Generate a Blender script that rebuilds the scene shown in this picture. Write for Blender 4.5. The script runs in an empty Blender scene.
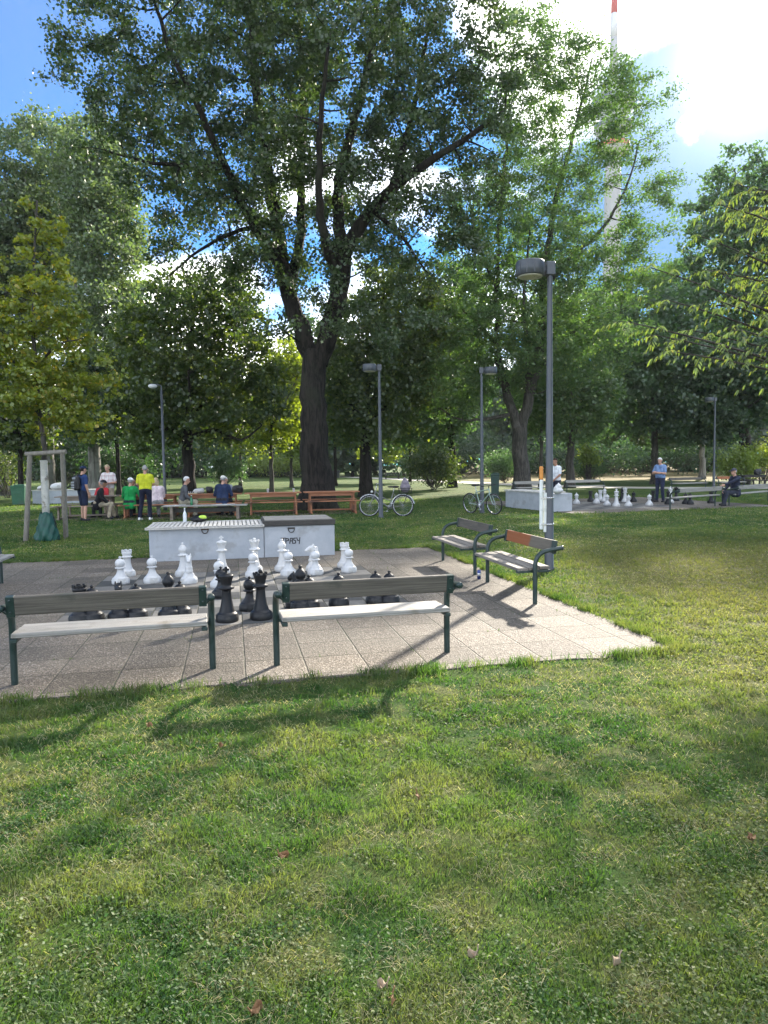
import bpy, math, random
import numpy as np
from mathutils import Vector, Matrix

R = math.radians
scene = bpy.context.scene
COL = scene.collection
rng = np.random.default_rng(7)

# ------------------------------------------------------------------ camera
CAM_H, FPX, PITCH, ROLL = 1.65, 710.0, math.atan(47 / 710.0), -R(0.73)
cam_d = bpy.data.cameras.new('camera')
cam = bpy.data.objects.new('camera', cam_d)
COL.objects.link(cam)
cam_d.sensor_fit = 'VERTICAL'
cam_d.sensor_height = 24.0
cam_d.lens = FPX / 1024 * 24.0
cam_d.clip_end = 3000
cam_d.clip_start = 0.05
CAMROT = Matrix.Rotation(math.pi / 2 - PITCH, 3, 'X') @ Matrix.Rotation(ROLL, 3, 'Z')
cam.matrix_world = Matrix.Translation((0, 0, CAM_H)) @ CAMROT.to_4x4()
scene.camera = cam


def ray(px, py):
    return CAMROT @ Vector(((px - 384) / FPX, -(py - 512) / FPX, -1))


def G(px, py, z=0.0):
    """ground point (height z) seen at a photo pixel"""
    d = ray(px, py)
    t = (z - CAM_H) / d.z
    return Vector((d.x * t, d.y * t, z))


def Q(px, py, Y):
    """point at world depth Y seen at a photo pixel"""
    d = ray(px, py)
    t = Y / d.y
    return Vector((d.x * t, Y, CAM_H + d.z * t))


def XY(px, Y):
    return Vector((Q(px, 466, Y).x, Y, 0))


# ------------------------------------------------------------------ materials
def new_mat(name):
    m = bpy.data.materials.new(name)
    m.use_nodes = True
    nt = m.node_tree
    nt.nodes.clear()
    out = nt.nodes.new('ShaderNodeOutputMaterial')
    return m, nt, out


def N(nt, kind, **kw):
    n = nt.nodes.new('ShaderNode' + kind)
    for k, v in kw.items():
        if k in n.inputs.keys():
            n.inputs[k].default_value = v
        else:
            setattr(n, k, v)
    return n


def L(nt, a, b):
    nt.links.new(a, b)


def mixc(nt, fac, a, b, mode='MIX'):
    m = nt.nodes.new('ShaderNodeMix')
    m.data_type = 'RGBA'
    m.blend_type = mode
    for sock, v in ((m.inputs[0], fac), (m.inputs[6], a), (m.inputs[7], b)):
        if hasattr(v, 'is_output'):
            L(nt, v, sock)
        elif isinstance(v, (int, float)):
            sock.default_value = v
        else:
            sock.default_value = (*v, 1) if len(v) == 3 else v
    return m.outputs[2]


def mth(nt, op, a, b=None, c=None, clamp=False):
    m = nt.nodes.new('ShaderNodeMath')
    m.operation = op
    m.use_clamp = clamp
    for i, v in enumerate((a, b, c)):
        if v is None:
            continue
        if hasattr(v, 'is_output'):
            L(nt, v, m.inputs[i])
        else:
            m.inputs[i].default_value = v
    return m.outputs[0]


def ramp(nt, fac, lo, hi, a=0.0, b=1.0):
    m = nt.nodes.new('ShaderNodeMapRange')
    m.interpolation_type = 'SMOOTHSTEP'
    L(nt, fac, m.inputs[0])
    m.inputs[1].default_value = lo
    m.inputs[2].default_value = hi
    m.inputs[3].default_value = a
    m.inputs[4].default_value = b
    return m.outputs[0]


def noise(nt, vec, scale, detail=4, rough=0.55, dist=0.0):
    n = N(nt, 'TexNoise', Scale=scale, Detail=detail, Roughness=rough, Distortion=dist)
    if vec is not None:
        L(nt, vec, n.inputs['Vector'])
    return n.outputs[0]


def m_var(name, c1, c2, scale=6.0, rough=0.6, bump=0.0, bscale=None, metallic=0.0, spec=0.5,
          stretch=None, island=0.0, c3=None, s3=1.5):
    """weathered surface: two tones by noise, optional large stains c3, bump"""
    m, nt, out = new_mat(name)
    p = N(nt, 'BsdfPrincipled')
    L(nt, p.outputs[0], out.inputs[0])
    tc = N(nt, 'TexCoord')
    vec = tc.outputs['Object']
    if stretch:
        mp = N(nt, 'Mapping')
        mp.inputs['Scale'].default_value = stretch
        L(nt, vec, mp.inputs[0])
        vec = mp.outputs[0]
    f = ramp(nt, noise(nt, vec, scale, 6, 0.62), 0.3, 0.7)
    col = mixc(nt, f, c1, c2)
    if c3 is not None:
        g = ramp(nt, noise(nt, tc.outputs['Object'], s3, 5, 0.6), 0.52, 0.66)
        col = mixc(nt, g, col, c3)
    if island:
        geo = N(nt, 'NewGeometry')
        v = mth(nt, 'MULTIPLY_ADD', geo.outputs['Random Per Island'], 2 * island, 1 - island)
        hsv = N(nt, 'HueSaturation')
        L(nt, v, hsv.inputs['Value'])
        L(nt, col, hsv.inputs['Color'])
        col = hsv.outputs[0]
    L(nt, col, p.inputs['Base Color'])
    rr = mth(nt, 'MULTIPLY_ADD', f, 0.16, rough - 0.08)
    L(nt, rr, p.inputs['Roughness'])
    p.inputs['Metallic'].default_value = metallic
    p.inputs['Specular IOR Level'].default_value = spec
    if bump:
        b = N(nt, 'Bump', Strength=bump, Distance=0.01)
        L(nt, noise(nt, vec, bscale or scale * 3, 5, 0.6), b.inputs['Height'])
        L(nt, b.outputs[0], p.inputs['Normal'])
    return m


def m_leaf(name, c1, c2, c3=None, trans=0.45, tcol=None, rough=0.5, gloss=0.05):
    """thin leaves: reflect and let light through; tones vary leaf by leaf and in broad patches"""
    m, nt, out = new_mat(name)
    geo = N(nt, 'NewGeometry')
    rnd = geo.outputs['Random Per Island']
    big = noise(nt, geo.outputs['Position'], 0.55, 3)
    f = mth(nt, 'ADD', mth(nt, 'MULTIPLY', rnd, 0.6), mth(nt, 'MULTIPLY_ADD', big, 1.2, -0.4), clamp=True)
    col = mixc(nt, f, c1, c2)
    if c3 is not None:
        col = mixc(nt, ramp(nt, rnd, 0.9, 0.97), col, c3)
    d = N(nt, 'BsdfDiffuse')
    L(nt, col, d.inputs[0])
    t = N(nt, 'BsdfTranslucent')
    tc = mixc(nt, 1.0, col, tcol or (1.7, 1.5, 0.7), 'MULTIPLY')
    L(nt, tc, t.inputs[0])
    mx = N(nt, 'MixShader', Fac=trans)
    L(nt, d.outputs[0], mx.inputs[1])
    L(nt, t.outputs[0], mx.inputs[2])
    g = N(nt, 'BsdfGlossy', Roughness=rough)
    g.inputs[0].default_value = (1, 1, 1, 1)
    mg = N(nt, 'MixShader', Fac=gloss)
    L(nt, mx.outputs[0], mg.inputs[1])
    L(nt, g.outputs[0], mg.inputs[2])
    L(nt, mg.outputs[0], out.inputs[0])
    return m


# ------------------------------------------------------------------ mesh builder
class MB:
    def __init__(self):
        self.v, self.f, self.mi, self.sm = [], [], [], []

    def add(self, verts, faces, mi=0, smooth=False):
        o = len(self.v)
        self.v.extend([tuple(p) for p in verts])
        for f in faces:
            self.f.append([i + o for i in f])
            self.mi.append(mi)
            self.sm.append(smooth)
        return self

    def box(self, c, s, rz=0.0, mi=0, bev=0.0, M=None):
        """box with (optionally) chamfered edges"""
        hx, hy, hz = s[0] / 2, s[1] / 2, s[2] / 2
        T = Matrix.Translation(c) @ (M if M is not None else Matrix.Rotation(rz, 4, 'Z'))
        if bev <= 0:
            vs = [(x, y, z) for z in (-hz, hz) for x, y in ((-hx, -hy), (hx, -hy), (hx, hy), (-hx, hy))]
            fs = [(3, 2, 1, 0), (4, 5, 6, 7), (0, 1, 5, 4), (1, 2, 6, 5), (2, 3, 7, 6), (3, 0, 4, 7)]
        else:
            b = min(bev, hx * .9, hy * .9, hz * .9)
            vs, idx = [], {}
            for sx in (-1, 1):
                for sy in (-1, 1):
                    for sz in (-1, 1):
                        for ax in range(3):
                            p = [sx * (hx - b), sy * (hy - b), sz * (hz - b)]
                            p[ax] = (sx, sy, sz)[ax] * (hx, hy, hz)[ax]
                            idx[(sx, sy, sz, ax)] = len(vs)
                            vs.append(tuple(p))
            fs = []
            for ax in range(3):
                o1, o2 = (ax + 1) % 3, (ax + 2) % 3
                for s_ in (-1, 1):
                    q = []
                    for a, b_ in ((-1, -1), (1, -1), (1, 1), (-1, 1)):
                        k = [0, 0, 0]
                        k[ax], k[o1], k[o2] = s_, a, b_
                        q.append(idx[(*k, ax)])
                    fs.append(q if s_ > 0 else q[::-1])
                for a in (-1, 1):
                    for b_ in (-1, 1):
                        k0, k1 = [0, 0, 0], [0, 0, 0]
                        k0[ax], k1[ax] = -1, 1
                        for k in (k0, k1):
                            k[o1], k[o2] = a, b_
                        q = [idx[(*k0, o1)], idx[(*k1, o1)], idx[(*k1, o2)], idx[(*k0, o2)]]
                        fs.append(q if a * b_ > 0 else q[::-1])
            for sx in (-1, 1):
                for sy in (-1, 1):
                    for sz in (-1, 1):
                        q = [idx[(sx, sy, sz, a)] for a in range(3)]
                        fs.append(q if sx * sy * sz > 0 else q[::-1])
        self.add([T @ Vector(p) for p in vs], fs, mi)
        return self

    def tube(self, pts, r, n=8, mi=0, cap=True, smooth=True):
        pts = [Vector(p) for p in pts]
        if not hasattr(r, '__len__'):
            r = [r] * len(pts)
        t0 = (pts[1] - pts[0]).normalized()
        ref = Vector((0, 0, 1)) if abs(t0.z) < 0.9 else Vector((1, 0, 0))
        u = t0.cross(ref).normalized()
        vs, fs = [], []
        for i, p in enumerate(pts):
            t = (pts[min(i + 1, len(pts) - 1)] - pts[max(i - 1, 0)])
            t = t.normalized() if t.length > 1e-9 else t0
            u = (u - t * u.dot(t))
            u = u.normalized() if u.length > 1e-6 else t.orthogonal().normalized()
            w = t.cross(u)
            for k in range(n):
                a = 2 * math.pi * k / n
                vs.append(p + (u * math.cos(a) + w * math.sin(a)) * r[i])
        for i in range(len(pts) - 1):
            for k in range(n):
                k2 = (k + 1) % n
                fs.append((i * n + k, i * n + k2, (i + 1) * n + k2, (i + 1) * n + k))
        self.add(vs, fs, mi, smooth)
        if cap:
            self.add(vs[:n], [tuple(range(n))[::-1]], mi)
            self.add(vs[-n:], [tuple(range(n))], mi)
        return self

    def lathe(self, prof, c=(0, 0, 0), n=20, mi=0, M=None, smooth=True):
        T = Matrix.Translation(c) @ (M if M is not None else Matrix())
        vs, fs = [], []
        for r, z in prof:
            for k in range(n):
                a = 2 * math.pi * k / n
                vs.append(T @ Vector((max(r, 1e-4) * math.cos(a), max(r, 1e-4) * math.sin(a), z)))
        for i in range(len(prof) - 1):
            for k in range(n):
                k2 = (k + 1) % n
                fs.append((i * n + k, i * n + k2, (i + 1) * n + k2, (i + 1) * n + k))
        fs.append(tuple(range(n))[::-1])
        fs.append(tuple((len(prof) - 1) * n + k for k in range(n)))
        self.add(vs, fs, mi, smooth)
        return self

    def ball(self, c, r, n=12, m=8, mi=0, M=None):
        rx, ry, rz = r if hasattr(r, '__len__') else (r, r, r)
        T = Matrix.Translation(c) @ (M if M is not None else Matrix())
        vs = [T @ Vector((0, 0, -rz))]
        for i in range(1, m):
            th = -math.pi / 2 + math.pi * i / m
            for k in range(n):
                a = 2 * math.pi * k / n
                vs.append(T @ Vector((rx * math.cos(th) * math.cos(a), ry * math.cos(th) * math.sin(a), rz * math.sin(th))))
        vs.append(T @ Vector((0, 0, rz)))
        fs = [(0, 1 + (k + 1) % n, 1 + k) for k in range(n)]
        for i in range(m - 2):
            for k in range(n):
                k2 = (k + 1) % n
                fs.append((1 + i * n + k, 1 + i * n + k2, 1 + (i + 1) * n + k2, 1 + (i + 1) * n + k))
        e = len(vs) - 1
        fs += [(e, 1 + (m - 2) * n + k, 1 + (m - 2) * n + (k + 1) % n) for k in range(n)]
        self.add(vs, fs, mi, True)
        return self

    def mesh(self, name, mats):
        me = bpy.data.meshes.new(name)
        me.from_pydata(self.v, [], self.f)
        for m in (mats if isinstance(mats, (list, tuple)) else [mats]):
            me.materials.append(m)
        me.polygons.foreach_set('material_index', self.mi)
        me.polygons.foreach_set('use_smooth', self.sm)
        me.update()
        return me

    def build(self, name, mats, parent=None, **props):
        return obj(name, self.mesh(name, mats), parent, **props)


def obj(name, data, parent=None, loc=None, rz=None, **props):
    o = bpy.data.objects.new(name, data)
    COL.objects.link(o)
    if parent is not None:
        o.parent = parent
    if loc is not None:
        o.location = loc
    if rz is not None:
        o.rotation_euler = (0, 0, rz)
    tag(o, **props)
    return o


def tag(o, label=None, cat=None, group=None, kind=None):
    if label:
        o['label'] = label
    if cat:
        o['category'] = cat
    if group:
        o['group'] = group
    if kind:
        o['kind'] = kind
    return o


def thing(name, label, cat, loc=(0, 0, 0), rz=0.0, group=None):
    return obj(name, None, None, loc, rz, label=label, cat=cat, group=group)


def copy_tree(o, parent=None):
    c = o.copy()
    COL.objects.link(c)
    if parent is not None:
        c.parent = parent
    for ch in list(o.children):
        copy_tree(ch, c)
    return c


def raw_mesh(name, verts, faces_flat, nside, mats, mi=None, smooth=False):
    """fast mesh from numpy: every face has nside corners"""
    me = bpy.data.meshes.new(name)
    nf = len(faces_flat) // nside
    me.vertices.add(len(verts))
    me.vertices.foreach_set('co', np.ascontiguousarray(verts, dtype=np.float32).ravel())
    me.loops.add(len(faces_flat))
    me.loops.foreach_set('vertex_index', np.ascontiguousarray(faces_flat, dtype=np.int32))
    me.polygons.add(nf)
    me.polygons.foreach_set('loop_start', np.arange(0, nf * nside, nside, dtype=np.int32))
    for m in (mats if isinstance(mats, (list, tuple)) else [mats]):
        me.materials.append(m)
    if mi is not None:
        me.polygons.foreach_set('material_index', np.ascontiguousarray(mi, dtype=np.int32))
    if smooth:
        me.polygons.foreach_set('use_smooth', np.ones(nf, dtype=bool))
    me.update(calc_edges=True)
    return me


def remeshed(mb, voxel, smooth_it=2):
    """union of closed shapes as ONE continuous surface"""
    me = mb.mesh('body', [])
    o = bpy.data.objects.new('body', me)
    COL.objects.link(o)
    md = o.modifiers.new('r', 'REMESH')
    md.mode = 'VOXEL'
    md.voxel_size = voxel
    md.use_smooth_shade = True
    if smooth_it:
        s = o.modifiers.new('s', 'SMOOTH')
        s.factor = 0.5
        s.iterations = smooth_it
    dg = bpy.context.evaluated_depsgraph_get()
    res = bpy.data.meshes.new_from_object(o.evaluated_get(dg))
    bpy.data.objects.remove(o)
    bpy.data.meshes.remove(me)
    return res


def bez(p0, p1, p2, n):
    return [p0 * (1 - t) ** 2 + p1 * 2 * t * (1 - t) + p2 * t * t for t in np.linspace(0, 1, n)]


def polyline_round(pts, rad, n=5):
    """fillet the corners of a polyline"""
    pts = [Vector(p) for p in pts]
    out = [pts[0]]
    for a, b, c in zip(pts, pts[1:], pts[2:]):
        d1, d2 = (a - b), (c - b)
        r = min(rad, d1.length * .49, d2.length * .49)
        out += bez(b + d1.normalized() * r, b, b + d2.normalized() * r, n)
    out.append(pts[-1])
    return out
# ------------------------------------------------------------------ sun, sky, view
SUN_AZ, SUN_EL = R(26.7), R(26.0)
sun_dir = Vector((math.sin(SUN_AZ) * math.cos(SUN_EL), math.cos(SUN_AZ) * math.cos(SUN_EL), math.sin(SUN_EL)))
sd = bpy.data.lights.new('sun', 'SUN')
sd.energy = 5.0
sd.angle = R(1.2)
sd.color = (1.0, 0.91, 0.78)
sun = bpy.data.objects.new('sun', sd)
COL.objects.link(sun)
sun.rotation_euler = sun_dir.to_track_quat('Z', 'Y').to_euler()
sun.location = (0, 0, 60)

SKY_TINT = (0.055, 0.225, 0.40)
W = bpy.data.worlds.new('World')
scene.world = W
W.use_nodes = True
nt = W.node_tree
nt.nodes.clear()
wo = nt.nodes.new('ShaderNodeOutputWorld')
bg = N(nt, 'Background', Strength=0.15)
L(nt, bg.outputs[0], wo.inputs[0])
sky = N(nt, 'TexSky', sky_type='NISHITA', sun_disc=False, sun_elevation=SUN_EL, sun_rotation=SUN_AZ,
        air_density=1.0, dust_density=0.35, ozone_density=2.0, altitude=200)
tc = N(nt, 'TexCoord')
dirv = tc.outputs['Generated']
sep = N(nt, 'SeparateXYZ')
L(nt, dirv, sep.inputs[0])
# cloud layer: noise laid out on a flat layer overhead
zz = mth(nt, 'ADD', mth(nt, 'MAXIMUM', sep.outputs[2], 0.0), 0.16)
cx = mth(nt, 'DIVIDE', sep.outputs[0], zz)
cy = mth(nt, 'DIVIDE', sep.outputs[1], zz)
cmb = N(nt, 'CombineXYZ')
L(nt, cx, cmb.inputs[0])
L(nt, cy, cmb.inputs[1])
cmb.inputs[2].default_value = 8.9
n1 = noise(nt, cmb.outputs[0], 1.0, 9, 0.58, 0.3)
n2 = noise(nt, dirv, 6.0, 9, 0.62, 0.5)


def toward(v, lo, hi):
    d = N(nt, 'VectorMath', operation='DOT_PRODUCT')
    L(nt, dirv, d.inputs[0])
    d.inputs[1].default_value = v
    return d.outputs['Value'], ramp(nt, d.outputs['Value'], lo, hi)


dsun, near = toward(sun_dir, 0.975, 0.996)                     # the sun stands in a bright thin cloud
_, bank = toward(ray(640, -40).normalized(), 0.972, 0.990)     # cloud bank above and beside it
_, puff = toward(ray(712, 132).normalized(), 0.9988, 0.99985)  # small white puff below the sun
_, lowl = toward(ray(190, 300).normalized(), 0.93, 0.99)       # white cloud low behind the trees
_, behind = toward(Vector((-.25, -.9, .45)).normalized(), -0.1, 0.5)        # unseen bright cloud added at the viewer's back as fill light
_, clear = toward(ray(20, 40).normalized(), 0.95, 0.99)
_, clear2 = toward(ray(690, 150).normalized(), 0.984, 0.998)
_, near2 = toward(ray(680, 165).normalized(), 0.96, 0.996)
low = ramp(nt, sep.outputs[2], 0.34, 0.08)
dens = mth(nt, 'ADD', n1, mth(nt, 'MULTIPLY_ADD', n2, 0.5, -0.25))
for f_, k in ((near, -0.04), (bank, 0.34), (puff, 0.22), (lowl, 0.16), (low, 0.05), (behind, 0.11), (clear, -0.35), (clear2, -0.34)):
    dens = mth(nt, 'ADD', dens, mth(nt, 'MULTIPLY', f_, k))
fac = ramp(nt, dens, 0.54, 0.76)
ccol = mixc(nt, ramp(nt, dsun, 0.2, 0.99), (9.0, 9.4, 10.0), (9.5, 9.4, 9.0))
glow = mth(nt, 'POWER', mth(nt, 'MAXIMUM', dsun, 0.0), 220.0)
ccol = mixc(nt, glow, ccol, (30, 29, 27))
blue = mixc(nt, 1.0, sky.outputs[0], SKY_TINT, 'MULTIPLY')
blue = mixc(nt, mth(nt, 'MULTIPLY', near2, 0.9), blue, (0.20, 0.62, 1.25))      # clear deep-blue gap under the cloud bank
scol = mixc(nt, fac, blue, ccol)
aur = mth(nt, 'POWER', mth(nt, 'MAXIMUM', dsun, 0.0), 1100.0)
scol = mixc(nt, aur, scol, (6, 5.9, 5.7), 'ADD')
aur2 = mth(nt, 'POWER', mth(nt, 'MAXIMUM', dsun, 0.0), 150.0)
scol = mixc(nt, aur2, scol, (1.5, 1.45, 1.35), 'ADD')
L(nt, scol, bg.inputs[0])

scene.view_settings.view_transform = 'Standard'
scene.view_settings.look = 'None'
scene.view_settings.exposure = 1.87
scene.view_settings.gamma = 1.0
scene.view_settings.use_curve_mapping = False
cy_ = scene.cycles
cy_.max_bounces = 7
cy_.diffuse_bounces = 3
cy_.glossy_bounces = 2
cy_.transmission_bounces = 4
cy_.transparent_max_bounces = 4
cy_.caustics_reflective = False
cy_.caustics_refractive = False
cy_.use_denoising = True
cy_.sample_clamp_indirect = 6.0

# ------------------------------------------------------------------ summer air
hm, nt, out = new_mat('haze_air')
vol = N(nt, 'VolumePrincipled', Density=0.00016, Anisotropy=0.2)
vol.inputs['Color'].default_value = (0.93, 0.96, 1.0, 1)
L(nt, vol.outputs[0], out.inputs['Volume'])
MB().box((0, 180, 132.5), (700, 500, 267)).build('haze', hm, kind='stuff')
cy_.volume_bounces = 0
cy_.volume_step_rate = 5
# ------------------------------------------------------------------ ground
TH = R(12.0)
PC = G(665, 650)                      # near corner of the chess paving
UV = Vector((math.cos(TH), math.sin(TH), 0))
VV = Vector((-math.sin(TH), math.cos(TH), 0))
SQ = 0.49
BU0, BV0 = -5.57, 1.98                # corner of the 8 x 8 board inside the paving


def B(u, v, z=0.0):
    return PC + UV * u + VV * v + Vector((0, 0, z))


def lawn_colour(nt, pos):
    """green with olive and straw patches; dry strip beyond the far path"""
    a = ramp(nt, noise(nt, pos, 0.45, 5, 0.6), 0.42, 0.60)
    b = ramp(nt, noise(nt, pos, 2.3, 6, 0.7, 0.8), 0.44, 0.64)
    c = mixc(nt, a, (0.034, 0.096, 0.017), (0.092, 0.150, 0.029))
    c = mixc(nt, mth(nt, 'MULTIPLY', b, 0.68), c, (0.20, 0.20, 0.075))
    sp = N(nt, 'SeparateXYZ')
    L(nt, pos, sp.inputs[0])
    dry = mth(nt, 'MULTIPLY', ramp(nt, mth(nt, 'ADD', sp.outputs[0], mth(nt, 'MULTIPLY_ADD', noise(nt, pos, .6, 4), 3.0, -1.5)), 1.2, 4.5), ramp(nt, sp.outputs[1], 18, 11))
    c = mixc(nt, mth(nt, 'MULTIPLY', dry, .7), c, (0.21, 0.185, 0.075))
    far = ramp(nt, mth(nt, 'ADD', sp.outputs[1], mth(nt, 'MULTIPLY', noise(nt, pos, 0.08, 3), 30)), 70, 84)
    side = ramp(nt, sp.outputs[0], 4, 14)
    return mixc(nt, mth(nt, 'MULTIPLY', mth(nt, 'MULTIPLY', far, side), 0.8), c, (0.33, 0.245, 0.12))


def make_lawn_mat():
    m, nt, out = new_mat('lawn_soil')
    geo = N(nt, 'NewGeometry')
    pos = geo.outputs['Position']
    col = lawn_colour(nt, pos)
    f = noise(nt, pos, 38, 6, 0.75)
    col = mixc(nt, ramp(nt, f, 0.45, 0.72), mixc(nt, 0.45, col, (0.03, 0.035, 0.012)), col)
    p = N(nt, 'BsdfPrincipled', Roughness=0.95)
    p.inputs['Specular IOR Level'].default_value = 0.1
    L(nt, col, p.inputs['Base Color'])
    b = N(nt, 'Bump', Strength=0.9, Distance=0.04)
    L(nt, noise(nt, pos, 26, 6, 0.75), b.inputs['Height'])
    L(nt, b.outputs[0], p.inputs['Normal'])
    L(nt, p.outputs[0], out.inputs[0])
    return m


def make_blade_mat(name, dry):
    m, nt, out = new_mat(name)
    geo = N(nt, 'NewGeometry')
    rnd = geo.outputs['Random Per Island']
    col = lawn_colour(nt, geo.outputs['Position'])
    if dry:
        col = mixc(nt, ramp(nt, rnd, 0.1, 0.9), (0.27, 0.235, 0.13), (0.42, 0.385, 0.25))
    else:
        col = mixc(nt, ramp(nt, rnd, 0.0, 0.5), mixc(nt, 0.5, col, (0.028, 0.085, 0.018)), col)
        col = mixc(nt, mth(nt, 'MULTIPLY', ramp(nt, rnd, 0.72, 1.0), 0.3), col, (0.16, 0.21, 0.05))
    d = N(nt, 'BsdfDiffuse')
    L(nt, col, d.inputs[0])
    t = N(nt, 'BsdfTranslucent')
    L(nt, mixc(nt, 1.0, col, (1.5, 1.6, 0.7), 'MULTIPLY'), t.inputs[0])
    mx = N(nt, 'MixShader', Fac=0.52)
    L(nt, d.outputs[0], mx.inputs[1])
    L(nt, t.outputs[0], mx.inputs[2])
    g = N(nt, 'BsdfGlossy', Roughness=0.6)
    g.inputs[0].default_value = (1, 1, 1, 1)
    mg = N(nt, 'MixShader', Fac=0.025)
    L(nt, mx.outputs[0], mg.inputs[1])
    L(nt, g.outputs[0], mg.inputs[2])
    L(nt, mg.outputs[0], out.inputs[0])
    return m


MB().add([(-900, -300, 0), (900, -300, 0), (900, 1500, 0), (-900, 1500, 0)], [(0, 1, 2, 3)]).build(
    'lawn', make_lawn_mat(), kind='structure')


# paving: one sheet of square slabs of washed aggregate, the chequered board laid into it
def make_paving_mat(name, bu0, bv0, sq):
    m, nt, out = new_mat(name)
    tc = N(nt, 'TexCoord')
    o = tc.outputs['Object']
    sp = N(nt, 'SeparateXYZ')
    L(nt, o, sp.inputs[0])
    gx = mth(nt, 'DIVIDE', mth(nt, 'SUBTRACT', sp.outputs[0], bu0), sq)
    gy = mth(nt, 'DIVIDE', mth(nt, 'SUBTRACT', sp.outputs[1], bv0), sq)
    fx, fy = mth(nt, 'FLOOR', gx), mth(nt, 'FLOOR', gy)
    par = mth(nt, 'MODULO', mth(nt, 'ADD', mth(nt, 'ADD', fx, fy), 40.0), 2.0)
    inx = mth(nt, 'MULTIPLY', mth(nt, 'GREATER_THAN', gx, 0), mth(nt, 'LESS_THAN', gx, 8))
    iny = mth(nt, 'MULTIPLY', mth(nt, 'GREATER_THAN', gy, 0), mth(nt, 'LESS_THAN', gy, 8))
    ins = mth(nt, 'MULTIPLY', inx, iny)
    # speckle of pebbles
    vor = N(nt, 'TexVoronoi', Scale=78.0)
    L(nt, o, vor.inputs['Vector'])
    vsep = N(nt, 'SeparateColor')
    L(nt, vor.outputs['Color'], vsep.inputs[0])
    peb = mixc(nt, ramp(nt, vsep.outputs[0], 0.0, 1.0), (0.05, 0.040, 0.031), (0.20, 0.165, 0.128))
    peb = mixc(nt, mth(nt, 'GREATER_THAN', vsep.outputs[1], 0.9), peb, (0.36, 0.32, 0.27))
    peb = mixc(nt, 0.30, peb, (0.125, 0.108, 0.086))
    big = ramp(nt, noise(nt, o, 0.9, 6, 0.65), 0.35, 0.7)
    peb = mixc(nt, big, mixc(nt, 0.5, peb, (0.10, 0.09, 0.07)), peb)
    wn = N(nt, 'TexWhiteNoise', noise_dimensions='2D')
    cmb = N(nt, 'CombineXYZ')
    L(nt, fx, cmb.inputs[0])
    L(nt, fy, cmb.inputs[1])
    L(nt, cmb.outputs[0], wn.inputs['Vector'])
    slab = mth(nt, 'MULTIPLY_ADD', wn.outputs['Value'], 0.42, 0.79)
    sm = noise(nt, o, 3.5, 6, 0.7)
    lightc = mixc(nt, ramp(nt, sm, 0.3, 0.7), (0.20, 0.19, 0.17), (0.145, 0.136, 0.122))
    darkc = mixc(nt, ramp(nt, sm, 0.3, 0.7), (0.055, 0.057, 0.057), (0.08, 0.08, 0.076))
    chk = mixc(nt, par, darkc, lightc)
    col = mixc(nt, ins, peb, chk)
    h = N(nt, 'HueSaturation')
    L(nt, col, h.inputs['Color'])
    L(nt, slab, h.inputs['Value'])
    col = h.outputs[0]
    # seams, some filled with moss and dirt
    wob = mth(nt, 'MULTIPLY_ADD', noise(nt, o, 9, 3), 0.02, -0.01)
    ex = mth(nt, 'PINGPONG', mth(nt, 'ADD', gx, wob), 0.5)
    ey = mth(nt, 'PINGPONG', mth(nt, 'ADD', gy, wob), 0.5)
    ed = mth(nt, 'MINIMUM', ex, ey)
    seam = ramp(nt, ed, 0.006, 0.02, 1, 0)
    dirt_amt = mth(nt, 'MULTIPLY', seam, mth(nt, 'MULTIPLY_ADD', big, -0.5, 0.95))
    col = mixc(nt, dirt_amt, col, (0.055, 0.055, 0.035))
    p = N(nt, 'BsdfPrincipled')
    L(nt, col, p.inputs['Base Color'])
    p.inputs['Roughness'].default_value = 0.8
    p.inputs['Specular IOR Level'].default_value = 0.35
    b = N(nt, 'Bump', Strength=0.8, Distance=0.008)
    hh = mth(nt, 'SUBTRACT', mth(nt, 'MULTIPLY', vor.outputs['Distance'], mth(nt, 'MULTIPLY_ADD', ins, -0.8, 1.0)),
             mth(nt, 'MULTIPLY', seam, 1.6))
    L(nt, hh, b.inputs['Height'])
    L(nt, b.outputs[0], p.inputs['Normal'])
    L(nt, p.outputs[0], out.inputs[0])
    return m


def paving(name, loc, rz, u0, u1, v0, v1, mat, seed):
    r = random.Random(seed)
    n = 60
    vs = []
    edge = []
    for i in range(n):
        edge.append((u0 + (u1 - u0) * i / n, v0 + r.uniform(-.05, .03)))
    for i in range(n):
        edge.append((u1 + r.uniform(-.03, .02), v0 + (v1 - v0) * i / n))
    for i in range(n):
        edge.append((u1 + (u0 - u1) * i / n, v1 + r.uniform(-.02, .03)))
    for i in range(n):
        edge.append((u0 + r.uniform(-.03, .03), v1 + (v0 - v1) * i / n))
    vs = [(x, y, 0.012) for x, y in edge]
    lo = [(x, y, -0.02) for x, y in edge]
    k = len(vs)
    mb = MB().add(vs + lo, [tuple(range(k))] + [(i, k + i, k + (i + 1) % k, (i + 1) % k) for i in range(k)])
    o = mb.build(name, mat, kind='structure')
    o.location = loc
    o.rotation_euler = (0, 0, rz)
    return o


PAV = (-9.6, 0.13, -0.10, 8.05)
paving('paving', PC, TH, *PAV, make_paving_mat('slabs', BU0, BV0, SQ), 3)

TH2 = R(17)
P2 = G(573, 514)
U2 = Vector((math.cos(TH2), math.sin(TH2), 0))
V2 = Vector((-math.sin(TH2), math.cos(TH2), 0))
PAV2 = (0.0, 8.6, 0.0, 8.2)
paving('paving', P2, TH2, *PAV2, make_paving_mat('slabs_far', 0.6, 1.4, 0.6), 5)

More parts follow.
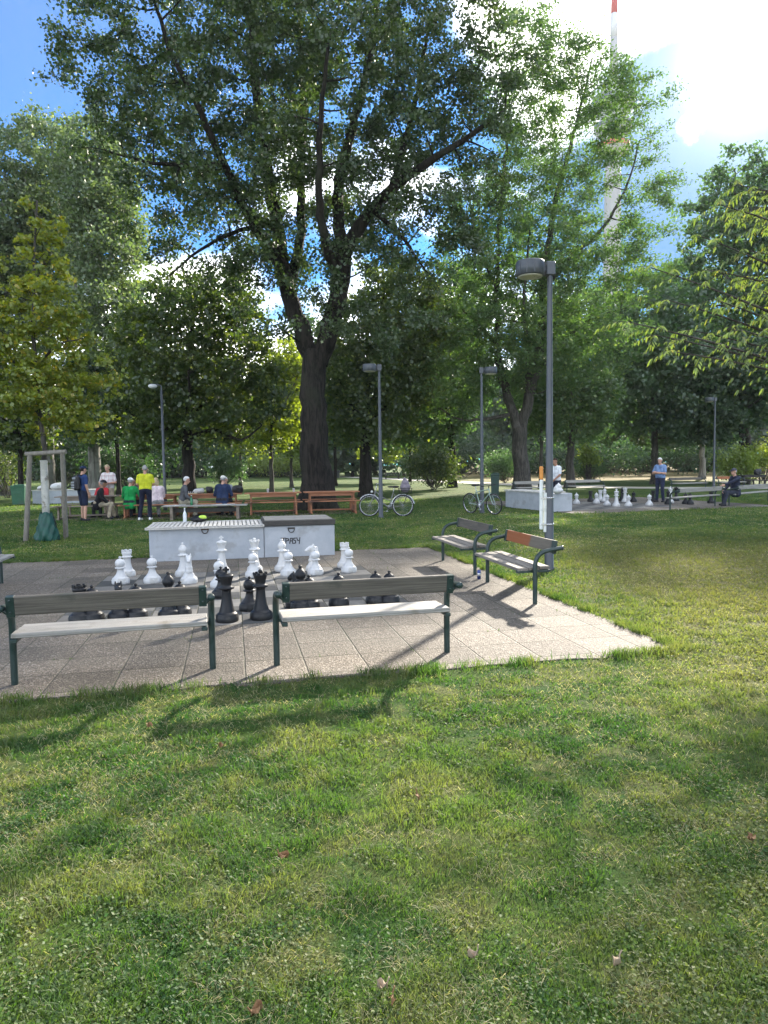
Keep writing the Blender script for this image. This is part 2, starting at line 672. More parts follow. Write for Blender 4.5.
# far gravel path winding across the park
path_mat = m_var('path_gravel', (0.42, 0.39, 0.33), (0.34, 0.31, 0.26), 2.0, 0.9, 0.3)
ctl = [G(900, 489), G(768, 487.2), G(650, 488), G(560, 486.5), G(456, 482), G(360, 477.2), G(270, 475.3), G(190, 474.6)]
ctl[0].y, ctl[1].y = 40.5, 42.0
cl = []
for a, b, c in zip(ctl, ctl[1:], ctl[2:]):
    cl += bez((a + b) / 2, b, (b + c) / 2, 8)
vs, fs = [], []
for i, p in enumerate(cl):
    t = (cl[min(i + 1, len(cl) - 1)] - cl[max(i - 1, 0)]).normalized()
    s = Vector((-t.y, t.x, 0)) * 1.5
    vs += [p + s + Vector((0, 0, .006)), p - s + Vector((0, 0, .006))]
fs = [(2 * i, 2 * i + 1, 2 * i + 3, 2 * i + 2) for i in range(len(cl) - 1)]
MB().add(vs, fs).build('path', path_mat, kind='structure')

# trodden bare earth under the tables
dirt_mat = m_var('trodden_earth', (0.17, 0.14, 0.10), (0.11, 0.095, 0.06), 3.0, 0.95, 0.4, c3=(0.08, 0.09, 0.03))
rr = random.Random(9)
c0 = XY(210, 24.3)
vs = [c0 + UV * (6.2 * math.cos(a) * (1 + rr.uniform(-.08, .08))) + VV * (1.15 * math.sin(a) * (1 + rr.uniform(-.25, .25))) + Vector((0, 0, .005))
      for a in np.linspace(0, 2 * math.pi, 48)[:-1]]
MB().add(vs, [tuple(range(len(vs)))]).build('trodden_earth', dirt_mat, kind='structure')


# ------------------------------------------------------------------ grass (real blades)
def inside(px, py, C, u, v, rect, grow):
    dx, dy = px - C.x, py - C.y
    a, b = dx * u.x + dy * u.y, dx * v.x + dy * v.y
    return (a > rect[0] - grow) & (a < rect[1] + grow) & (b > rect[2] - grow) & (b < rect[3] + grow)


def smooth_field(x, y, seed, n=18, lo=0.4, hi=2.6):
    r = np.random.default_rng(seed)
    s = np.zeros_like(x)
    for _ in range(n):
        k = r.uniform(lo, hi)
        a = r.uniform(0, 2 * np.pi)
        s += np.sin(k * (x * np.cos(a) + y * np.sin(a)) + r.uniform(0, 6.28)) / n ** .5
    return s


def scatter(n, ymin, ymax, pw, r):
    """ground points, density falling with distance like 1/d^pw"""
    u = r.random(n)
    e = 2 - pw
    if abs(e) < 1e-3:
        d = ymin * (ymax / ymin) ** u
    else:
        d = (ymin ** e + u * (ymax ** e - ymin ** e)) ** (1 / e)
    x = (r.random(n) * 2 - 1) * (0.72 * d + 0.9)
    ok = ~inside(x, d, PC, UV, VV, PAV, -0.015) & ~inside(x, d, P2, U2, V2, PAV2, -0.02)
    return x[ok], d[ok]


def blades(x, y, h, w, lean, r, flat=1.0):
    """bent three-sided blades: 5 verts, one quad + one triangle each (as 3 triangles)"""
    n = len(x)
    a = r.random(n) * 2 * np.pi
    dx, dy = np.cos(a), np.sin(a)
    b = r.random(n) * 2 * np.pi
    lx, ly = np.cos(b) * lean, np.sin(b) * lean
    z0 = np.full(n, -0.004)
    V = np.zeros((n, 5, 3))
    V[:, 0] = np.stack([x - dx * w / 2, y - dy * w / 2, z0], 1)
    V[:, 1] = np.stack([x + dx * w / 2, y + dy * w / 2, z0], 1)
    mx, my, mz = x + lx * h * .35, y + ly * h * .35, h * .62 * np.sqrt(np.maximum(1 - (lean * .5) ** 2, .1))
    V[:, 2] = np.stack([mx + dx * w * .42, my + dy * w * .42, mz], 1)
    V[:, 3] = np.stack([mx - dx * w * .42, my - dy * w * .42, mz], 1)
    V[:, 4] = np.stack([x + lx * h, y + ly * h, h * np.sqrt(np.maximum(1 - (lean * .8) ** 2, .04))], 1)
    V[:, 2:, 2] *= flat
    base = (np.arange(n) * 5)[:, None]
    F = np.concatenate([base + np.array([[0, 1, 2]]), base + np.array([[0, 2, 3]]), base + np.array([[3, 2, 4]])], 1)
    return V.reshape(-1, 3), F.ravel()


def leaflets(x, y, z, s, r, asp=0.6):
    n = len(x)
    nr = r.normal(size=(n, 3))
    nr[:, 2] = np.abs(nr[:, 2]) + 1.1
    nr /= np.linalg.norm(nr, axis=1)[:, None]
    t = r.normal(size=(n, 3))
    t -= nr * (t * nr).sum(1)[:, None]
    t /= np.linalg.norm(t, axis=1)[:, None]
    q = np.cross(nr, t)
    c = np.stack([x, y, z], 1)
    s = s[:, None]
    V = np.stack([c - t * s * .5, c + q * s * .5 * asp + nr * s * .1, c + t * s * .5, c - q * s * .5 * asp + nr * s * .1], 1)
    return V.reshape(-1, 3), np.arange(n * 4).reshape(n, 4)


def make_grass():
    r = np.random.default_rng(11)
    parts_v, parts_f, parts_m = [], [], []
    off = 0

    def put(V, F, mi):
        nonlocal off
        parts_v.append(V)
        parts_f.append(F + off)
        parts_m.append(np.full(len(F) // 3, mi))
        off += len(V)

    # short turf
    x, y = scatter(760000, 1.5, 34, 1.9, r)
    d = np.hypot(x, y)
    fld = smooth_field(x, y, 5) + 1.3 * smooth_field(x, y, 6, n=30, lo=9, hi=34)
    keep = r.random(len(x)) < np.clip(.75 + .5 * smooth_field(x, y, 8, n=30, lo=5, hi=26), .12, 1)
    x, y, d, fld = x[keep], y[keep], d[keep], fld[keep]
    h = (0.016 + 0.027 * r.random(len(x)) ** 1.6) * np.clip(1 + 0.40 * fld, .4, 2.4) * (1 + 0.012 * d)
    put(*blades(x, y, np.maximum(h, .012), 0.0026 * (0.7 + .6 * r.random(len(x))) * (d / 2.2) ** .85, 0.4 + .75 * r.random(len(x)), r), 0)
    # dry straw, lying flat, in patches
    x, y = scatter(300000, 1.5, 26, 1.95, r)
    fld = smooth_field(x, y, 21, lo=.5, hi=3.2) + .8 * smooth_field(x, y, 22, n=30, lo=6, hi=25)
    keep = r.random(len(x)) < np.clip(0.22 + 0.38 * fld + .12 * np.clip((x - .8) / 2, 0, 1), 0.04, 1)
    x, y = x[keep], y[keep]
    d = np.hypot(x, y)
    put(*blades(x, y, 0.03 + 0.055 * r.random(len(x)), 0.0017 * (d / 2.2) ** .85, 0.75 + .4 * r.random(len(x)), r, .5), 1)
    # broad little leaves: clover, plantain, daisies
    x, y = scatter(260000, 1.5, 22, 1.95, r)
    fld = smooth_field(x, y, 33, lo=.6, hi=3.5) + .8 * smooth_field(x, y, 34, n=30, lo=6, hi=22)
    keep = r.random(len(x)) < np.clip(0.22 + 0.5 * fld, 0.02, 1)
    x, y = x[keep], y[keep]
    d = np.hypot(x, y)
    V, F = leaflets(x, y, 0.006 + 0.026 * r.random(len(x)), (0.007 + 0.010 * r.random(len(x))) * (d / 2.2) ** .6, r, .75)
    F3 = np.concatenate([F[:, [0, 1, 2]], F[:, [0, 2, 3]]], 1).ravel()
    put(V, F3, 0)
    # weeds and grass in the joints of the slabs
    n = 7000
    a = PAV[0] + r.random(n) * (PAV[1] - PAV[0])
    b = PAV[2] + r.random(n) * (PAV[3] - PAV[2])
    row_ = r.random(n) < .5
    a2 = np.where(row_, a, BU0 + np.round((a - BU0) / SQ) * SQ) + r.normal(size=n) * .008
    b2 = np.where(row_, BV0 + np.round((b - BV0) / SQ) * SQ, b) + r.normal(size=n) * .008
    cl_ = np.sin(a2 * 3.1 + b2 * 5.7) + np.sin(a2 * 7.7 - b2 * 2.3) + np.sin(a2 * 1.3 + 9 * b2)
    edge = np.minimum(np.minimum(PAV[1] - a2, b2 - PAV[2]), PAV[3] - b2)
    k = (r.random(n) < np.clip(.3 * cl_ - .25 + .35 * np.exp(-edge / .5), 0, 1)) & (edge > .02)
    x, y = (PC.x + UV.x * a2 + VV.x * b2)[k], (PC.y + UV.y * a2 + VV.y * b2)[k]
    put(*blades(x, y, 0.018 + 0.04 * r.random(len(x)), np.full(len(x), .006), 0.5 + .7 * r.random(len(x)), r), 0)
    # lusher fringe along the edges of the paving, where the mower does not reach
    ex, ey = [], []
    for C, u, v, P, n in ((PC, UV, VV, PAV, 16000), (P2, U2, V2, PAV2, 1500)):
        for side in range(3):
            t = r.random(n)
            o_ = np.abs(r.normal(size=n)) * 0.10 - 0.07
            if side == 0:
                a, b = P[0] + t * (P[1] - P[0]), P[2] - o_
            elif side == 1:
                a, b = P[1] + o_, P[2] + t * (P[3] - P[2])
            else:
                a, b = P[0] + t * (P[1] - P[0]), P[3] + o_
            clump = np.sin(t * 61 + side) + np.sin(t * 143 + 2 * side) + np.sin(t * 27)
            k = r.random(n) < np.clip(.30 + .38 * clump, 0.05, 1)
            ex.append((C.x + u.x * a + v.x * b)[k])
            ey.append((C.y + u.y * a + v.y * b)[k])
    ex, ey = np.concatenate(ex), np.concatenate(ey)
    put(*blades(ex, ey, 0.03 + 0.075 * r.random(len(ex)) ** 1.5, 0.005 * (np.hypot(ex, ey) / 5) ** .5, 0.3 + .5 * r.random(len(ex)), r), 0)
    V = np.concatenate(parts_v)
    me = raw_mesh('grass', V, np.concatenate(parts_f), 3, [make_blade_mat('grass_blade', False), make_blade_mat('dry_straw', True)], np.concatenate(parts_m))
    return obj('grass', me, kind='stuff')


make_grass()
# ------------------------------------------------------------------ trees
def bark(name, c1, c2, sc=7.0):
    m, nt, out = new_mat(name)
    tc = N(nt, 'TexCoord')
    mp = N(nt, 'Mapping')
    mp.inputs['Scale'].default_value = (1, 1, 0.16)
    L(nt, tc.outputs['Object'], mp.inputs[0])
    f = noise(nt, mp.outputs[0], sc, 8, 0.68, 0.8)
    col = mixc(nt, ramp(nt, f, 0.36, 0.62), c1, c2)
    col = mixc(nt, ramp(nt, noise(nt, tc.outputs['Object'], 1.2, 4), 0.5, 0.75), col, (0.03, 0.032, 0.02))
    p = N(nt, 'BsdfPrincipled', Roughness=0.9)
    p.inputs['Specular IOR Level'].default_value = 0.2
    L(nt, col, p.inputs['Base Color'])
    b = N(nt, 'Bump', Strength=1.0, Distance=0.06)
    L(nt, f, b.inputs['Height'])
    L(nt, b.outputs[0], p.inputs['Normal'])
    L(nt, p.outputs[0], out.inputs[0])
    return m


BARK_DARK = bark('bark_furrowed', (0.007, 0.006, 0.005), (0.032, 0.027, 0.022))
BARK_GREY = bark('bark_grey', (0.035, 0.032, 0.027), (0.10, 0.09, 0.075), 9)
BARK_PALE = bark('bark_pale', (0.12, 0.115, 0.10), (0.27, 0.26, 0.23), 5)


class Tubes:
    """many tapered branches in one numpy mesh"""

    def __init__(self):
        self.V, self.F, self.o = [], [], 0

    def add(self, P, rad, n):
        P = np.asarray(P, float)
        rad = np.asarray(rad, float)
        T = np.gradient(P, axis=0)
        T /= np.linalg.norm(T, axis=1)[:, None] + 1e-9
        ref = np.array([0, 0, 1.0]) if abs(T[0, 2]) < .9 else np.array([1.0, 0, 0])
        U = np.cross(T, ref)
        U /= np.linalg.norm(U, axis=1)[:, None] + 1e-9
        Wv = np.cross(T, U)
        a = np.arange(n) * 2 * np.pi / n
        V = P[:, None] + (U[:, None] * np.cos(a)[None, :, None] + Wv[:, None] * np.sin(a)[None, :, None]) * rad[:, None, None]
        k = len(P)
        i = np.arange(k - 1)[:, None] * n
        j = np.arange(n)[None]
        j2 = (j + 1) % n
        F = np.stack([i + j, i + j2, i + n + j2, i + n + j], -1).reshape(-1, 4)
        self.V.append(V.reshape(-1, 3))
        self.F.append(F + self.o)
        self.o += k * n

    def mesh(self, name, mat):
        return raw_mesh(name, np.concatenate(self.V), np.concatenate(self.F).ravel(), 4, mat, smooth=True)


def resample(pts, step):
    P = np.array([tuple(p) for p in pts], float)
    # smooth through the points (Catmull-Rom)
    out = []
    m = len(P)
    for i in range(m - 1):
        p0, p1, p2, p3 = P[max(i - 1, 0)], P[i], P[i + 1], P[min(i + 2, m - 1)]
        k = max(2, int(np.linalg.norm(p2 - p1) / step))
        for t in np.arange(k) / k:
            out.append(0.5 * ((2 * p1) + (-p0 + p2) * t + (2 * p0 - 5 * p1 + 4 * p2 - p3) * t * t + (-p0 + 3 * p1 - 3 * p2 + p3) * t ** 3))
    out.append(P[-1])
    return np.array(out)


def leaf_mesh(name, C, size, mat, r, asp=0.62, droop=0.0, fold=0.12, up=0.5):
    n = len(C)
    nr = r.normal(size=(n, 3))
    nr[:, 2] += up
    nr /= np.linalg.norm(nr, axis=1)[:, None]
    t = r.normal(size=(n, 3))
    t[:, 2] -= droop
    t -= nr * (t * nr).sum(1)[:, None]
    t /= np.linalg.norm(t, axis=1)[:, None] + 1e-9
    q = np.cross(nr, t)
    s = (size * (0.65 + 0.7 * r.random(n)))[:, None]
    V = np.stack([C - t * s * .5, C + q * s * .5 * asp + nr * s * fold - t * s * .08, C + t * s * .5, C - q * s * .5 * asp + nr * s * fold - t * s * .08], 1)
    return raw_mesh(name, V.reshape(-1, 3), np.arange(n * 4), 4, mat)


def grow(limbs, envs, ncl, nleaf, leaf, cl_r, seed, mind=None, attach_z=2.0, flat=0.75, twig_r=0.02, sub=3, droop=0.2, lop=0.35):
    """limbs: [(points, r0, r1)]; envs: [(centre, (rx, ry, rz), weight)] -> branch tubes, leaf centres"""
    r = np.random.default_rng(seed)
    tb = Tubes()
    nodes, nrad = [], []
    for li, (pts, r0, r1) in enumerate(limbs):
        P = resample(pts, 0.35)
        P[1:-1] += r.normal(size=(len(P) - 2, 3)) * min(0.03, r0 * .12)
        rad = np.linspace(0, 1, len(P))
        rad = r0 + (r1 - r0) * rad ** 0.9
        if li == 0:
            rad = rad * (1 + .5 * np.exp(-np.maximum(P[:, 2], 0) / (1.1 * r0 + .05)))      # root flare
        tb.add(P, rad, 14 if r0 > .25 else 9)
        k = P[:, 2] > attach_z
        nodes.append(P[k])
        nrad.append(rad[k])
    nodes, nrad = np.concatenate(nodes), np.concatenate(nrad)
    wts = np.array([e[2] for e in envs], float)
    wts /= wts.sum()
    cl = []
    tries = 0
    mind = mind or cl_r * 1.0
    while len(cl) < ncl and tries < ncl * 60:
        tries += 1
        c, s, _ = envs[r.choice(len(envs), p=wts)]
        d = r.normal(size=3)
        d /= np.linalg.norm(d)
        p = np.array(c) + d * np.array(s) * r.random() ** 0.42
        if p[2] < 1.2:
            continue
        if cl and np.min(np.sum((np.array(cl) - p) ** 2, 1)) < mind ** 2:
            continue
        cl.append(p)
    cl = np.array(cl)
    dist0 = np.array([np.min(np.sum((nodes - c) ** 2, 1)) for c in cl])
    leaves = []
    for ci in np.argsort(dist0):
        c = cl[ci]
        dv = nodes - c
        dd = np.sqrt((dv ** 2).sum(1)) + 0.9 * np.maximum(dv[:, 2] + 0.15, 0)
        i = int(np.argmin(dd))
        a = nodes[i]
        ln = np.linalg.norm(c - a)
        mid = (a + c) / 2 + r.normal(size=3) * ln * .1 + np.array([0, 0, -0.06 * ln])
        k = max(3, min(9, int(ln / .4) + 2))
        t = np.linspace(0, 1, k)[:, None]
        P = a * (1 - t) ** 2 + mid * 2 * t * (1 - t) + c * t * t
        ra = min(nrad[i] * .62, twig_r + 0.013 * ln)
        rad = np.linspace(ra, min(ra, twig_r * .5), k)
        tb.add(P, rad, 5)
        nodes = np.concatenate([nodes, P[1:]])
        nrad = np.concatenate([nrad, rad[1:]])
        n = max(4, int(nleaf / len(cl) * r.uniform(.45, 1.55)))
        # a few sprays leave the branch end; leaves sit along and round them
        ns = sub
        dirs = r.normal(size=(ns, 3))
        dirs[:, 2] -= droop
        dirs += (c - a) / (ln + 1e-6) * .5
        dirs /= np.linalg.norm(dirs, axis=1)[:, None]
        lens = cl_r * r.uniform(.7, 1.5, ns)
        for dvec, l_ in zip(dirs, lens):
            e = c + dvec * l_ * np.array([1, 1, flat])
            tb.add(np.array([c, (c + e) / 2 + r.normal(size=3) * .06 * l_, e]), np.array([twig_r * .45, twig_r * .3, twig_r * .15]), 3)
        w = r.integers(0, ns, n)
        tt = r.random(n) ** .8
        pos = c + dirs[w] * (lens[w] * tt)[:, None] * np.array([1, 1, flat]) + r.normal(size=(n, 3)) * cl_r * lop * np.array([1, 1, flat])
        leaves.append(pos)
    return tb, np.concatenate(leaves), r


def tree(name, label, limbs, envs, ncl, nleaf, leaf, cl_r, seed, leaf_mat, bark_mat, group=None, cat='tree', asp=0.62, ldroop=0.3, up=0.4, **kw):
    base = Vector(limbs[0][0][0])
    base.z = 0
    t = thing(name, label, cat, base, 0, group)
    L2 = [([Vector(p) - base for p in pts], a, b) for pts, a, b in limbs]
    E2 = [(Vector(c) - base, s, w) for c, s, w in envs]
    tb, lv, r = grow(L2, E2, ncl, nleaf, leaf, cl_r, seed, **kw)
    lv = lv[lv[:, 2] > 0.05]
    obj('trunk', tb.mesh('trunk', bark_mat), t)
    obj('crown', leaf_mesh('crown', lv, leaf, leaf_mat, r, asp, ldroop, up=up), t)
    return t


def E(px, py, rx, ry, Y, dz=None, w=None):
    """crown lobe centred on a photo pixel at depth Y, half sizes in photo pixels"""
    k = Y / FPX
    s = (rx * k, (dz if dz else 0.75 * rx * k), ry * k)
    return (Q(px, py, Y), s, w or s[0] * s[1] * s[2])


def P_(Y, *pp):
    """limb points from photo pixels at depth Y (optionally own depth per point)"""
    return [Q(p[0], p[1], p[2] if len(p) > 2 else Y) for p in pp]


def trunk_to(px, Y, *pp):
    return [XY(px, Y) + Vector((0, 0, -.15))] + P_(Y, *pp)


LF_POPLAR = m_leaf('poplar_leaf', (0.029, 0.055, 0.020), (0.068, 0.102, 0.040), (0.13, 0.16, 0.10), 0.38, (1.5, 1.7, .6), gloss=0.042, rough=.42)
LF_SILVER = m_leaf('pale_poplar_leaf', (0.078, 0.125, 0.050), (0.145, 0.195, 0.088), (0.27, 0.31, 0.20), 0.40, (1.5, 1.6, .7), gloss=0.05)
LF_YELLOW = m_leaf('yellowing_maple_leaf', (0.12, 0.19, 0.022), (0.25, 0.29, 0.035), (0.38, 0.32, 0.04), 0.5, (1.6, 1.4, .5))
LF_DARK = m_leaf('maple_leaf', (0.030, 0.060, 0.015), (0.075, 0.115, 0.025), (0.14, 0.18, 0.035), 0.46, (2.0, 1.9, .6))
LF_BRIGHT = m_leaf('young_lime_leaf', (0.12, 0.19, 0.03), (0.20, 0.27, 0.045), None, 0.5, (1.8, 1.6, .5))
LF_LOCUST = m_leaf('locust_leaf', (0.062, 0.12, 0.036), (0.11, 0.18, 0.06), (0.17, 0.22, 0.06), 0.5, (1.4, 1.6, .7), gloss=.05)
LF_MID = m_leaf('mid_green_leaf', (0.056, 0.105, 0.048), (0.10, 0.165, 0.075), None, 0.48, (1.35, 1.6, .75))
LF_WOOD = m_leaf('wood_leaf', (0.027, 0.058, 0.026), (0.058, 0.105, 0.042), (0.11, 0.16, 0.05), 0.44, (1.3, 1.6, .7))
LF_HANG = m_leaf('long_leaf', (0.085, 0.14, 0.035), (0.14, 0.19, 0.06), (0.20, 0.20, 0.05), 0.5, (1.5, 1.5, .6))

# --- the big poplar
Yh = 27.0
hero_limbs = [
    (trunk_to(317, Yh, (316, 470), (314, 420), (313, 385), (315, 352)), 0.60, 0.44),
    (P_(Yh, (313, 362), (303, 335), (292, 305), (283, 268, 27.4), (277, 225, 27.8), (269, 180, 28), (262, 130, 28.2), (255, 70, 28.4), (250, -10, 28.6), (246, -90, 28.6)), 0.36, 0.06),
    (P_(Yh, (318, 364), (328, 335), (338, 302, 26.8), (343, 272, 26.6), (344, 246, 26.4)), 0.38, 0.31),
    (P_(26.4, (344, 250), (360, 226, 26.2), (388, 192, 25.8), (424, 166, 25.4), (464, 140, 25.1), (505, 110, 25)), 0.27, 0.05),
    (P_(26.4, (344, 252), (338, 208, 26.8), (344, 160, 27.2), (360, 100, 27.6), (373, 40, 28), (382, -60, 28.2)), 0.25, 0.05),
    (P_(27.4, (284, 275), (263, 240, 26.8), (240, 200, 26.2), (221, 158, 25.6), (195, 100, 25.2), (168, 45, 25), (150, -20, 25)), 0.22, 0.04),
    (P_(27.3, (288, 290), (300, 240, 28.5), (301, 180, 29.4), (303, 110, 30), (300, 20, 30.4), (298, -100, 30.6)), 0.22, 0.05),
    (P_(26.4, (340, 285), (325, 240, 25), (318, 180, 24), (322, 110, 23.2), (330, 30, 22.8)), 0.2, 0.04),
    (P_(25.8, (392, 190), (405, 140, 26.4), (420, 80, 27), (430, 10, 27.4)), 0.15, 0.04),
    (P_(27.6, (276, 225), (240, 230, 27.2), (200, 250, 27), (170, 275, 26.8)), 0.1, 0.03),
    (P_(25.9, (372, 210), (400, 235, 26), (425, 270, 26.2)), 0.1, 0.03),
    (P_(25.3, (224, 164), (180, 165, 25), (140, 160, 24.8), (105, 150, 24.6)), 0.1, 0.03),
]
hero_envs = [E(290, 60, 196, 150, Yh, 6.5), E(290, -70, 170, 100, Yh, 6), E(185, 215, 62, 95, 26.5, 3.0), E(150, 130, 75, 80, 26, 4),
             E(285, 260, 75, 70, 27.5, 3.4), E(405, 190, 90, 95, 26.3, 4.2), E(465, 75, 65, 85, 26, 4), E(118, 50, 52, 75, 26, 3.6),
             E(395, 295, 42, 55, 26.6, 2.6), E(250, 180, 80, 90, 25, 3), E(262, 305, 38, 38, 26.6, 2), E(350, 300, 34, 46, 25.4, 1.6), E(484, 118, 40, 34, 25.2, 2), E(188, 262, 32, 18, 26.8, 1.4)]
tree('poplar_tree', 'huge old poplar with thick dark forked trunk behind the picnic tables', hero_limbs, hero_envs, 720, 170000, 0.116, 0.72, 101,
     LF_POPLAR, BARK_DARK, attach_z=6.0, mind=.62, twig_r=.028, sub=4, droop=.45, asp=.85, lop=.25)

# --- tall pale poplars on the far side, behind the yellow maple
for i, (px, Y, h, lab, lobes, sd_) in enumerate((
        (94, 45, 110, 'tall pale poplar with grey forked trunk behind the yellow maple', ((105, 240, 36, 100), (100, 190, 30, 70), (115, 320, 30, 50)), 3),
        (48, 48, 115, 'tallest of the grey-green poplars, crown rising above the yellow maple', ((52, 200, 36, 80), (45, 270, 40, 90)), 4),
        (2, 46, 150, 'grey-green poplar half out of frame beside the yellow maple', ((2, 240, 32, 90), (-30, 260, 50, 120)), 5))):
    limbs = [(trunk_to(px, Y, (px, 400), (px - 2, 320), (px - 3, 260), (px + 2, 190), (px + 4, h + 15)), .42, .05),
             (P_(Y, (px - 2, 310), (px + 14, 270), (px + 22, 220), (px + 24, 170)), .2, .04),
             (P_(Y, (px - 2, 330), (px - 18, 285), (px - 24, 235)), .18, .04)]
    tree('poplar_tree', lab, limbs, [E(a, b, c, d, Y, 3.5) for a, b, c, d in lobes], 170, 36000, .2, .95, 40 + sd_, LF_SILVER, BARK_PALE,
         attach_z=5, asp=.85, twig_r=.03, group='tall pale poplars')

# --- yellow maple inside the wooden guard frame: whitewashed stem
Yy = 16.3
yb = XY(44, Yy)
ylimbs = [([yb + Vector((0, 0, -.1)), yb + Vector((.0, 0, 1.0)), *P_(Yy, (44, 450), (40, 415), (36, 370), (33, 320), (34, 260), (37, 200))], .075, .02),
          (P_(Yy, (40, 425), (62, 400), (86, 385)), .04, .012), (P_(Yy, (38, 415), (18, 395), (0, 385)), .04, .012),
          (P_(Yy, (36, 370), (56, 345), (78, 340, 16)), .035, .012)]
yenv = [E(37, 250, 24, 52, Yy, .55), E(40, 330, 46, 55, Yy, .9), E(40, 395, 62, 42, Yy, 1.2), E(85, 380, 32, 40, Yy, .6), E(0, 330, 36, 70, Yy, .8),
        E(72, 420, 36, 22, Yy, .5)]
ym = tree('maple_tree', 'young yellow-green maple with whitewashed stem inside the wooden guard frame', ylimbs, yenv, 210, 17000, .088, .27, 12,
          LF_YELLOW, BARK_GREY, attach_z=2.4, flat=.55, asp=.95, up=1.0, twig_r=.011, mind=.24, lop=.28)
lime = m_var('limewash', (.52, .51, .46), (.40, .39, .34), 9, .9, .3, c3=(.22, .2, .16), s3=6)
MB().lathe([(.082, .5), (.083, .9), (.082, 1.4), (.080, 1.82), (.078, 1.86)], n=14).build('whitewash', lime, ym)

# --- dark round maple in the middle distance
Yd = 32
dl = [(trunk_to(188, Yd, (188, 450), (189, 420), (190, 380), (193, 330), (195, 300)), .33, .05),
      (P_(Yd, (189, 440), (165, 428), (140, 420), (120, 405)), .13, .03), (P_(Yd, (189, 438), (215, 430), (240, 440, 31), (262, 425, 31)), .12, .03),
      (P_(Yd, (189, 425), (210, 395), (235, 370), (250, 350)), .14, .03), (P_(Yd, (190, 410), (165, 375), (145, 350)), .14, .03),
      (P_(Yd, (189, 420), (190, 400, 30), (188, 370, 28.6)), .13, .03)]
tree('maple_tree', 'dark round-crowned maple with low spreading limbs behind the seated crowd', dl,
     [E(190, 370, 82, 80, Yd, 3.4), E(205, 315, 55, 38, Yd, 2.6), E(225, 400, 55, 45, Yd, 2.6), E(140, 400, 40, 50, Yd, 2.4)], 330, 42000, .155, .62, 22,
     LF_DARK, BARK_DARK, attach_z=2.6, asp=.95, flat=.6, up=.8)

# --- tree right of the hero trunk: dark, hanging foliage
Yk = 37
kl = [(trunk_to(366, Yk, (365, 455), (366, 425), (370, 380), (378, 330), (384, 290)), .36, .05),
      (P_(Yk, (366, 430), (390, 400), (410, 380)), .15, .03), (P_(Yk, (366, 425), (345, 395), (335, 360)), .15, .03)]
tree('maple_tree', 'dark maple just to one side of the big poplar trunk, beyond the city bicycle', kl,
     [E(375, 365, 55, 75, Yk, 3), E(400, 320, 45, 60, Yk, 2.6), E(372, 410, 50, 35, Yk, 2.6)], 230, 30000, .18, .75, 33, LF_DARK, BARK_DARK, attach_z=3, asp=.9)

# --- big airy tree right of centre with two upright leaders
Yr = 38
rl = [(trunk_to(521, Yr, (521, 470), (520, 445), (520, 428)), .44, .38),
      (P_(Yr, (519, 432), (508, 400), (500, 365), (497, 330), (497, 280), (500, 220), (506, 150), (512, 80)), .26, .04),
      (P_(Yr, (521, 432), (528, 400), (538, 360), (542, 320), (545, 270), (556, 200), (575, 130), (592, 60)), .30, .04),
      (P_(Yr, (528, 398), (528, 350, 37), (524, 300, 36.4), (530, 230, 36)), .16, .04),
      (P_(Yr, (512, 414), (490, 418), (462, 420), (440, 408)), .13, .03),
      (P_(Yr, (534, 380), (560, 345), (590, 320), (620, 310)), .15, .03),
      (P_(Yr, (544, 290), (572, 255), (598, 235), (625, 190), (640, 140)), .14, .03),
      (P_(Yr, (500, 350), (475, 320), (450, 300)), .12, .03),
      (P_(Yr, (503, 300), (480, 250, 37), (470, 200, 36)), .12, .03)]
renv = [E(515, 250, 80, 110, Yr, 4.2), E(500, 345, 100, 55, Yr, 4.2), E(590, 130, 50, 60, Yr, 2.6), E(614, 100, 20, 30, Yr, 2.0, 30), E(596, 72, 26, 26, Yr, 1.8), E(636, 120, 30, 45, Yr, 1.8),
        E(640, 240, 36, 60, Yr, 2.8), E(570, 250, 34, 60, Yr, 2.8), E(530, 85, 48, 75, Yr, 3), E(560, 330, 80, 60, Yr, 4), E(655, 190, 30, 30, Yr, 1.5), E(450, 385, 50, 35, Yr, 3)]
tree('locust_tree', 'tall airy light-green tree with twin leaders rising beside the tower', rl, renv, 640, 120000, .165, .8, 55, LF_LOCUST, BARK_GREY,
     attach_z=3.2, asp=.5, flat=.55, twig_r=.024, sub=4, up=.8, lop=.3)

